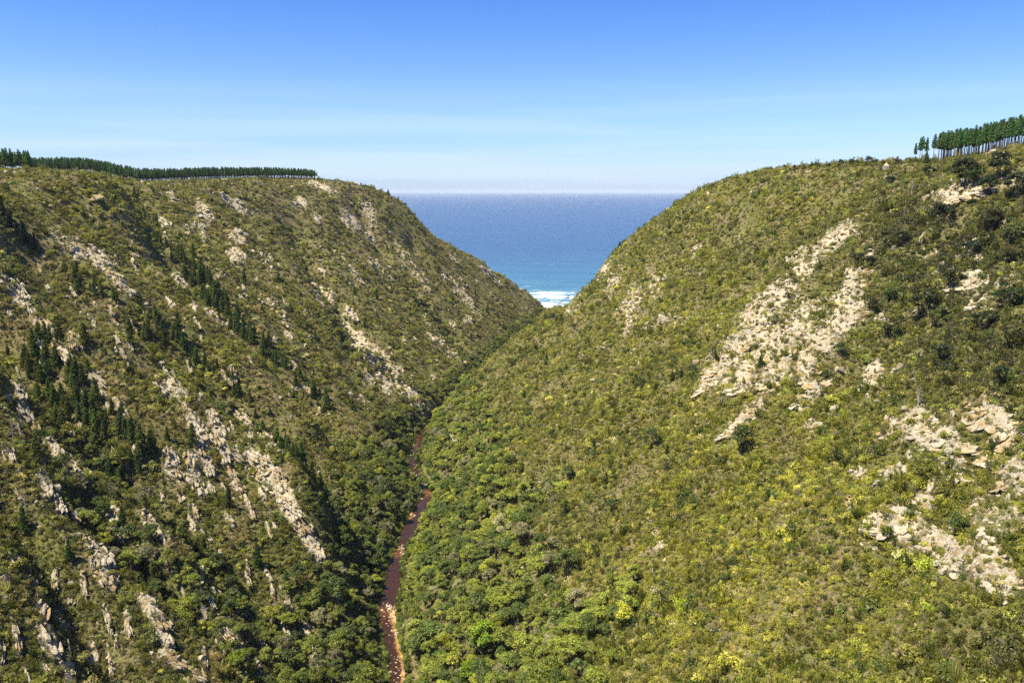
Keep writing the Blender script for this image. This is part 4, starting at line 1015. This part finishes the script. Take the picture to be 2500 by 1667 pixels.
# the woods along the river
def woods():
    n = 60000
    y = rs.uniform(150, 1345, n); rx = river_x(y); x = rx+rs.uniform(-150, 150, n)
    z = samp(Zg, x, y); fa = forest_amount(x, y, z)
    dr = np.abs(x-rx)
    ok = (rs.uniform(0, 1, n) < fa) & (dr > river_w(y)+1.1) & (z > .15)
    x, y, z, rx, fa = x[ok], y[ok], z[ok], rx[ok], fa[ok]
    # keep trees apart
    cell = {}; keep = []
    for i in range(len(x)):
        s = 3.9+(.5 if y[i] < 450 else .1); c = (int(x[i]//6), int(y[i]//6)); good = True
        for a in (-1, 0, 1):
            for b in (-1, 0, 1):
                for j in cell.get((c[0]+a, c[1]+b), ()):
                    if (x[i]-x[j])**2+(y[i]-y[j])**2 < s*s: good = False; break
                if not good: break
            if not good: break
        if good: cell.setdefault(c, []).append(i); keep.append(i)
    x, y, z, rx = x[keep], y[keep], z[keep], rx[keep]
    n = len(x); side = x > rx
    size = np.exp(rs.normal(0, .22, n))*np.where(y < 500, 1.0, .92)*.96
    size = np.where(np.abs(x-rx) < 8, size*.78, size)
    hue = rs.uniform(0, 1, n); patch = fbm(x/22, y/22, 2, 141)
    T = np.empty((n, 3)); T[:] = LEAFG
    T[hue < .30] = (.085, .115, .024); T[(hue > .62) & (hue < .82)] = (.17, .195, .028); T[(hue > .82) & (hue < .87)] = (.25, .26, .03); T[hue > .93] = (.21, .20, .09)
    T *= np.exp(rs.normal(0, .14, n))[:, None]*(1+.25*patch[:, None])
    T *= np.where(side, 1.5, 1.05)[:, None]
    nm = {0: 'deep green', 1: 'mid green', 2: 'light green', 3: 'yellow-green', 4: 'greyish green'}
    cls = np.where(hue < .30, 0, np.where(hue < .62, 1, np.where(hue < .82, 2, np.where(hue < .93, 3, 4))))
    cls = np.where((hue >= .90) & (hue <= .93), 1, cls)
    for i in range(n):
        sd = 'right' if side[i] else 'left'; q = float(size[i])
        random.choice(BROAD if rs.uniform() < .8 else BUSHY).put(x[i], y[i], z[i]-.4, float(rs.uniform(0, 6.28)), (q*float(rs.uniform(.9, 1.15)), q*float(rs.uniform(.9, 1.15)), q), tuple(np.clip(T[i], .01, .5)), '%s round tree, %s bank woods' % (nm[int(cls[i])], sd), 'tree', '%s trees in the %s bank woods' % (nm[int(cls[i])], sd))
    print('woods', n, time.time()-T0)
woods()
# trees that stand out by their colour
for (u, v, h, c, lab) in [(1185, 1600, 92, (.20, .30, .012), 'brightest lime green tree, broad crown, in the woods near the bottom of the river valley'),
                          (1060, 1210, 34, (.17, .26, .02), 'small lime green tree beside the narrow bend of the brown river'),
                          (1085, 1605, 60, (.22, .22, .015), 'yellowish green tree left of the brightest lime green tree'),
                          (1150, 1667, 70, (.17, .25, .015), 'lime green tree at the bottom edge of the photo right of the river'),
                          (1030, 1380, 62, (.20, .23, .015), 'yellow-green tree leaning over the right bank above the dark pool'),
                          (590, 1640, 66, (.15, .20, .015), 'bright green tree low on the left slope beside the deep shadow'),
                          (1097, 985, 12, (.15, .24, .02), 'tiny bright green tree at the far river bend under the right slope'),
                          (1030, 1196, 34, (.13, .17, .03), 'green tree on the gravel bar that hides the river narrows'), (1016, 1186, 26, (.10, .14, .03), 'small tree left of the river narrows, beside the gravel bar'), (1013, 1134, 28, (.12, .16, .03), 'green tree standing in mid-river above the narrows'), (1022, 1112, 22, (.15, .17, .05), 'small pale green tree on the far river island'),
                          (1355, 792, 26, (.022, .036, .016), 'dark tree clump filling the notch in front of the surf')]:
    put_px(BROAD, u, v, h, 8.0, c, lab, 'tree', None, 1.15)
# bleached dead trees and long bare trunks
for (u, v, h, lab) in [(2240, 1010, 70, 'leaning dead tree right of the big pale rock face'), (34, 1085, 70, 'bare dark dead tree at the left edge below the white rock rib'), (68, 1275, 74, 'tall bare trunk beside a shaded hollow on the left slope'),
                       (502, 1545, 80, 'dead tree with forked branches among rocks on the lower left slope'), (1655, 795, 30, 'thin white dead trunk on the green part of the right wall'), (1885, 650, 22, 'short white dead trunk above the pale rock band'), (1985, 985, 40, 'dead tree on the lower edge of the pale rock band'), (300, 1330, 50, 'grey dead tree above the steep gully on the near left slope'), (1280, 1445, 46, 'thin grey dead tree at the edge of the right bank woods'), (2225, 480, 40, 'thin dead stem in the scrub below the right plantation'), (660, 1270, 44, 'dead tree below the big pale rock rib')]:
    put_px(DEAD, u, v, h, 9.0, (.3, .3, .3), lab, 'dead tree')

# ------------------------------------------------------------------ outcrops, boulders, surf rocks
OUT_L = [outcrop_mesh(200+i, 22, (4.2, 1.5, 1.3), (1.5, .42, 1.1), (.15, .10, .05), M_ROCK if i % 3 else M_ROCKW) for i in range(5)]
OUT_R = [outcrop_mesh(220+i, 24, (4.0, 3.3, .5), (1.7, 1.2, .38), (.10, -.10, 0), M_ROCK if i % 3 == 0 else M_ROCKW) for i in range(5)]
OUT_F = [outcrop_mesh(240+i, 16, (3.2, 2.2, 1.3), (1.2, .9, .7), (.2, .1, 0), M_ROCKW if i % 3 else M_ROCK) for i in range(3)]
KL = [Kind('rock_outcrop', [], 2.6, m) for m in OUT_L]; KR = [Kind('rock_outcrop', [], 2.6, m) for m in OUT_R]; KF = [Kind('rock_outcrop', [], 2.6, m) for m in OUT_F]
n_out = 0
def outcrops():
    global n_out
    rr = random.Random(5)
    src = {}
    def frame(x, y, dx, dy):
        """orientation of the ground at x, y with the long axis along dx, dy"""
        e = 3.0; zx = (ground_at(x+e, y)-ground_at(x-e, y))/(2*e); zy = (ground_at(x, y+e)-ground_at(x, y-e))/(2*e)
        nrm = Vector((-zx, -zy, 1)).normalized(); nrm = (nrm*.75+Vector((0, 0, .25))).normalized()
        t = Vector((dx, dy, zx*dx+zy*dy)).normalized(); t = (t-nrm*t.dot(nrm)).normalized(); b = nrm.cross(t)
        return Matrix((t, b, nrm)).transposed()
    for (u, v, a, b, ang, s) in ROCKS:
        if s < .4: continue
        x, y, ok = px_world(u, v)
        if not ok: continue
        right = x > float(river_x(np.array([y]))[0])
        c, si = math.cos(R(ang)), math.sin(R(ang))
        # how many outcrops this patch of rock shows
        mpp = y/FPX; L = a*mpp; Wd = b*mpp
        n = max(1, int(round(L*Wd/(14. if s > .75 else 26.))))
        n = min(n, 7)
        for k in range(n):
            if n == 1: du = dv = 0
            else:
                p = ((k+.5)/n*2-1)*.85; q = rr.uniform(-.75, .75) if Wd > 3 else rr.uniform(-.3, .3)
                du = (p*a*c-q*b*si); dv = (p*a*si+q*b*c)
            x1, y1, ok1 = px_world(u+du, v+dv); x2, y2, ok2 = px_world(u+du+6*c, v+dv+6*si)
            if not (ok1 and ok2) or abs(y1-y) > 90: continue
            z1 = ground_at(x1, y1)
            if z1 < 2: continue
            far = y1 > 560
            lib = KF if far and not right else (KR if right else KL)
            mt = frame(x1, y1, x2-x1, y2-y1)
            base = 4.2 if not right else 3.6
            sc = min(1.7, max(.45, (L/max(1, n**.6))/base*.9))*rr.uniform(.8, 1.2)*(.75 if s < .75 else 1)
            sw = min(1.6, max(.5, Wd/ (1.6 if not right else 3.2)))*rr.uniform(.8, 1.15)*(.75 if s < .75 else 1)
            kd = rr.choice(lib); e_ = mt.to_euler(); nv = mt@Vector((0, 0, 1)); lc = Vector((x1, y1, z1))+nv*((.35 if not right else .05)*sc); szz = (sc, sw, min(sc, sw, 1.3)*rr.uniform(.8, 1.2))
            if right:
                if v < 560: g = 'pale rocks in the scrub under the right rim', 'pale broken rock under right rim'
                elif u < 1720 and v < 900: g = 'small orange-grey rocks on the far part of the right wall', 'small orange-grey seaward rock'
                elif v < 1090 and u < 2160: g = 'slabs of the big pale rock face on the right wall', 'cream slabs of big right rock face'
                elif v < 900: g = 'pale rocks on the shaded upper part of the right wall', 'pale rock amid darker scrub'
                elif v < 1200: g = 'honey coloured ledges on the right wall below the dark scrub', 'honey coloured layered ledge'
                else: g = 'ledges of the low right-hand rock face', 'golden ledge of low rock face'
            else:
                if v > 1330: g = 'upright white rock ribs on the lowest left slope', 'upright whitish rib in dark scrub'
                elif u < 350 and v > 690: g = 'thin pale rock ribs on the near left slope', 'thin pale rib on near left slope'
                elif u < 900 and v > 900: g = 'blocks of the big pale rock rib above the river', 'cream and rust block of big rib'
                elif 780 < u < 1080 and v > 770: g = 'ribbed rock of the cliff above the river bend', 'grey-orange ribbed cliff rock'
                elif u > 1080: g = 'grey rocks on the seaward end of the left wall', 'grey rock near headland end'
                else: g = 'small orange rocks on the upper left wall', 'orange-brown rock in upper scrub'
            kd.put(*lc, tuple(e_), szz, (1, 1, 1), g[1], 'rock', g[0]); n_out += 1
outcrops()
# loose stones lying in the gaps of the scrub
def stones():
    n = 60000; th = R(1)*rs.uniform(-40, 40, n); r_ = np.exp(rs.uniform(math.log(130), math.log(1350), n)); x = np.sin(th)*r_; y = np.cos(th)*r_
    z, rk = surface(x, y); z0 = samp(Zg, x, y); left = x < river_x(np.clip(y, 0, 1490)); u, v = to_px(x, y, z0)
    pat = fbm(x/26, y/26, 3, 151); stony = np.where(left, .30, .12)*sstep(-.05, .35, pat)
    stony = np.maximum(stony, .9*sstep(.12, .5, rk))
    stony = np.where((u > 1950) & (v < 1000) & (v > 560), np.maximum(stony, .22*sstep(-.1, .3, pat)), stony)
    ok = (rs.uniform(0, 1, n) < stony) & (z0 > 6) & (z0 < 222) & (y < 1340)
    x, y, z, r_ = x[ok], y[ok], z[ok], r_[ok]; n = len(x)
    def stone(seed, sz, mat):
        V, F = hull_block(np.random.default_rng(seed), sz, .4); me = bpy.data.meshes.new('stone'); me.from_pydata(V.tolist(), [], F); me.materials.append(mat); return me
    ms = [stone(300, (1, .7, .5), M_ROCK), stone(301, (1, .5, .7), M_ROCK), stone(302, (.8, .8, .4), M_ROCKW), stone(303, (1, .4, .9), M_ROCK), stone(304, (1, .6, .3), M_ROCKW)]
    s = np.clip(.0021*r_, .4, 1.7)*np.exp(rs.normal(0, .4, n)); 
    rot = np.stack([rs.normal(0, .35, n), rs.normal(0, .35, n), rs.uniform(0, 6.28, n)], 1)
    scatter('loose_stones', ms, np.stack([x, y, z+.15*s], 1), rot.astype(np.float32), np.stack([s, s, s*1.2], 1).astype(np.float32), rs.integers(0, 5, n).astype(np.int32), np.ones((n, 4), np.float32), 'pale loose stones and rubble scattered through the scrub', 'stones')
    print('stones', n, 'outcrops', n_out)
stones()
# boulders in the river
def boulders():
    rr = random.Random(9); ms = []
    mats = [M_ROCKW, M_ROCKW, M_ROCK]
    for i in range(4):
        V, F = hull_block(np.random.default_rng(330+i), (1, .8, .6), .45); me = bpy.data.meshes.new('boulder_mesh'); me.from_pydata(V.tolist(), [], F); me.materials.append(mats[i % 3]); ms.append(me)
    ks = [Kind('river_boulder', [], 1.0, m) for m in ms]
    def put(u, v, s, g, lab):
        a, b = ray(u, v); y = (0.4-CAMZ)/float(b); x = float(a)*y; rc = float(river_x(np.array([y]))[0]); w_ = float(river_w(np.array([y]))[0])+.8; x = rc+max(-w_, min(w_, x-rc))
        rr.choice(ks).put(x, y, .55, (rr.uniform(-.3, .3), rr.uniform(-.3, .3), rr.uniform(0, 6.28)), (s, s, s*.8), (1, 1, 1), lab, 'boulder', g)
    for k in range(120):
        v = rr.uniform(1480, 1667); f = (v-1480)/187; u = 964+28*f+rr.gauss(0, 1)*8-(rr.random()**2)*30
        put(u, v, rr.uniform(.22, .7), 'boulders along the sunny bank of the near river', 'amber boulder at sunny river edge')
    for (u0, v0, du, dv, n) in [(950, 1485, 20, 12, 18), (978, 1340, 9, 14, 16), (1020, 1212, 14, 9, 26), (1004, 1258, 12, 10, 12), (1006, 1095, 7, 16, 22), (1012, 1150, 8, 18, 10), (1034, 1185, 10, 10, 14), (988, 1368, 5, 5, 6)]:
        for k in range(n): put(u0+rr.gauss(0, .6)*du, v0+rr.gauss(0, .6)*dv, rr.uniform(.35, .95)*(1.2 if v0 < 1300 else 1), 'boulders at the riffles of the farther river', 'pale boulder at a river riffle')
boulders()
# black rocks awash in the surf
for i, (u, v, s, lab) in enumerate([(1384, 727, 3.2, 'long black rock awash at the back of the surf'), (1367, 741, 2.6, 'small black rock awash near the left of the surf foam'), (1372, 737, 2.0, 'tiny black rock in the middle of the white surf'), (1388, 724, 2.0, 'tiny black rock at the right end of the surf')]):
    a, b = ray(u, v); y = (0-CAMZ)/float(b); x = float(a)*y
    V, F = hull_block(np.random.default_rng(350+i), (s*2, s, 1.3), .5); me = bpy.data.meshes.new('surf_rock'); me.from_pydata(V.tolist(), [], F)
    me.materials.append(M_BARK); o = link('surf_rock', me, None, (x, y, .4), (0, 0, i)); tag(o, lab, 'rock')

settle({'pine_tree': 290, 'rock_outcrop': 290, 'broadleaf_tree': 290}, {'pine_tree': ('pine_woods', 'close-planted and far pines massed behind the nearer single pines', 'pine wood'), 'rock_outcrop': ('small_outcrops', 'smaller broken rock showing through the scrub on both walls', 'rocks'), 'broadleaf_tree': ('riverside_woods', 'green woods filling the valley floor along the river', 'woods')})
print('done', time.time()-T0)
# ------------------------------------------------------------------ sea air: one box of thin haze round everything
def build_haze():
    x, y0, y1, z0, z1 = 77000, -3000, 91000, -17, 262
    bm = bmesh.new(); bmesh.ops.create_cube(bm, size=1)
    for v in bm.verts: v.co = (v.co.x*2*x, y0+(v.co.y+.5)*(y1-y0), z0+(v.co.z+.5)*(z1-z0))
    me = bpy.data.meshes.new('haze'); bm.to_mesh(me); bm.free()
    m = bpy.data.materials.new('haze_air'); m.use_nodes = True; n = m.node_tree.nodes; n.clear()
    o_ = n.new('ShaderNodeOutputMaterial'); v = n.new('ShaderNodeVolumePrincipled'); v.inputs['Density'].default_value = HAZE; v.inputs['Color'].default_value = (.80, .90, 1, 1); v.inputs['Anisotropy'].default_value = .0
    m.node_tree.links.new(v.outputs[0], o_.inputs['Volume']); me.materials.append(m)
    o = link('haze', me); tag(o, 'thin pale sea haze filling the air of the valley', 'haze', kind='stuff')
HAZE = 2.0e-5
build_haze()
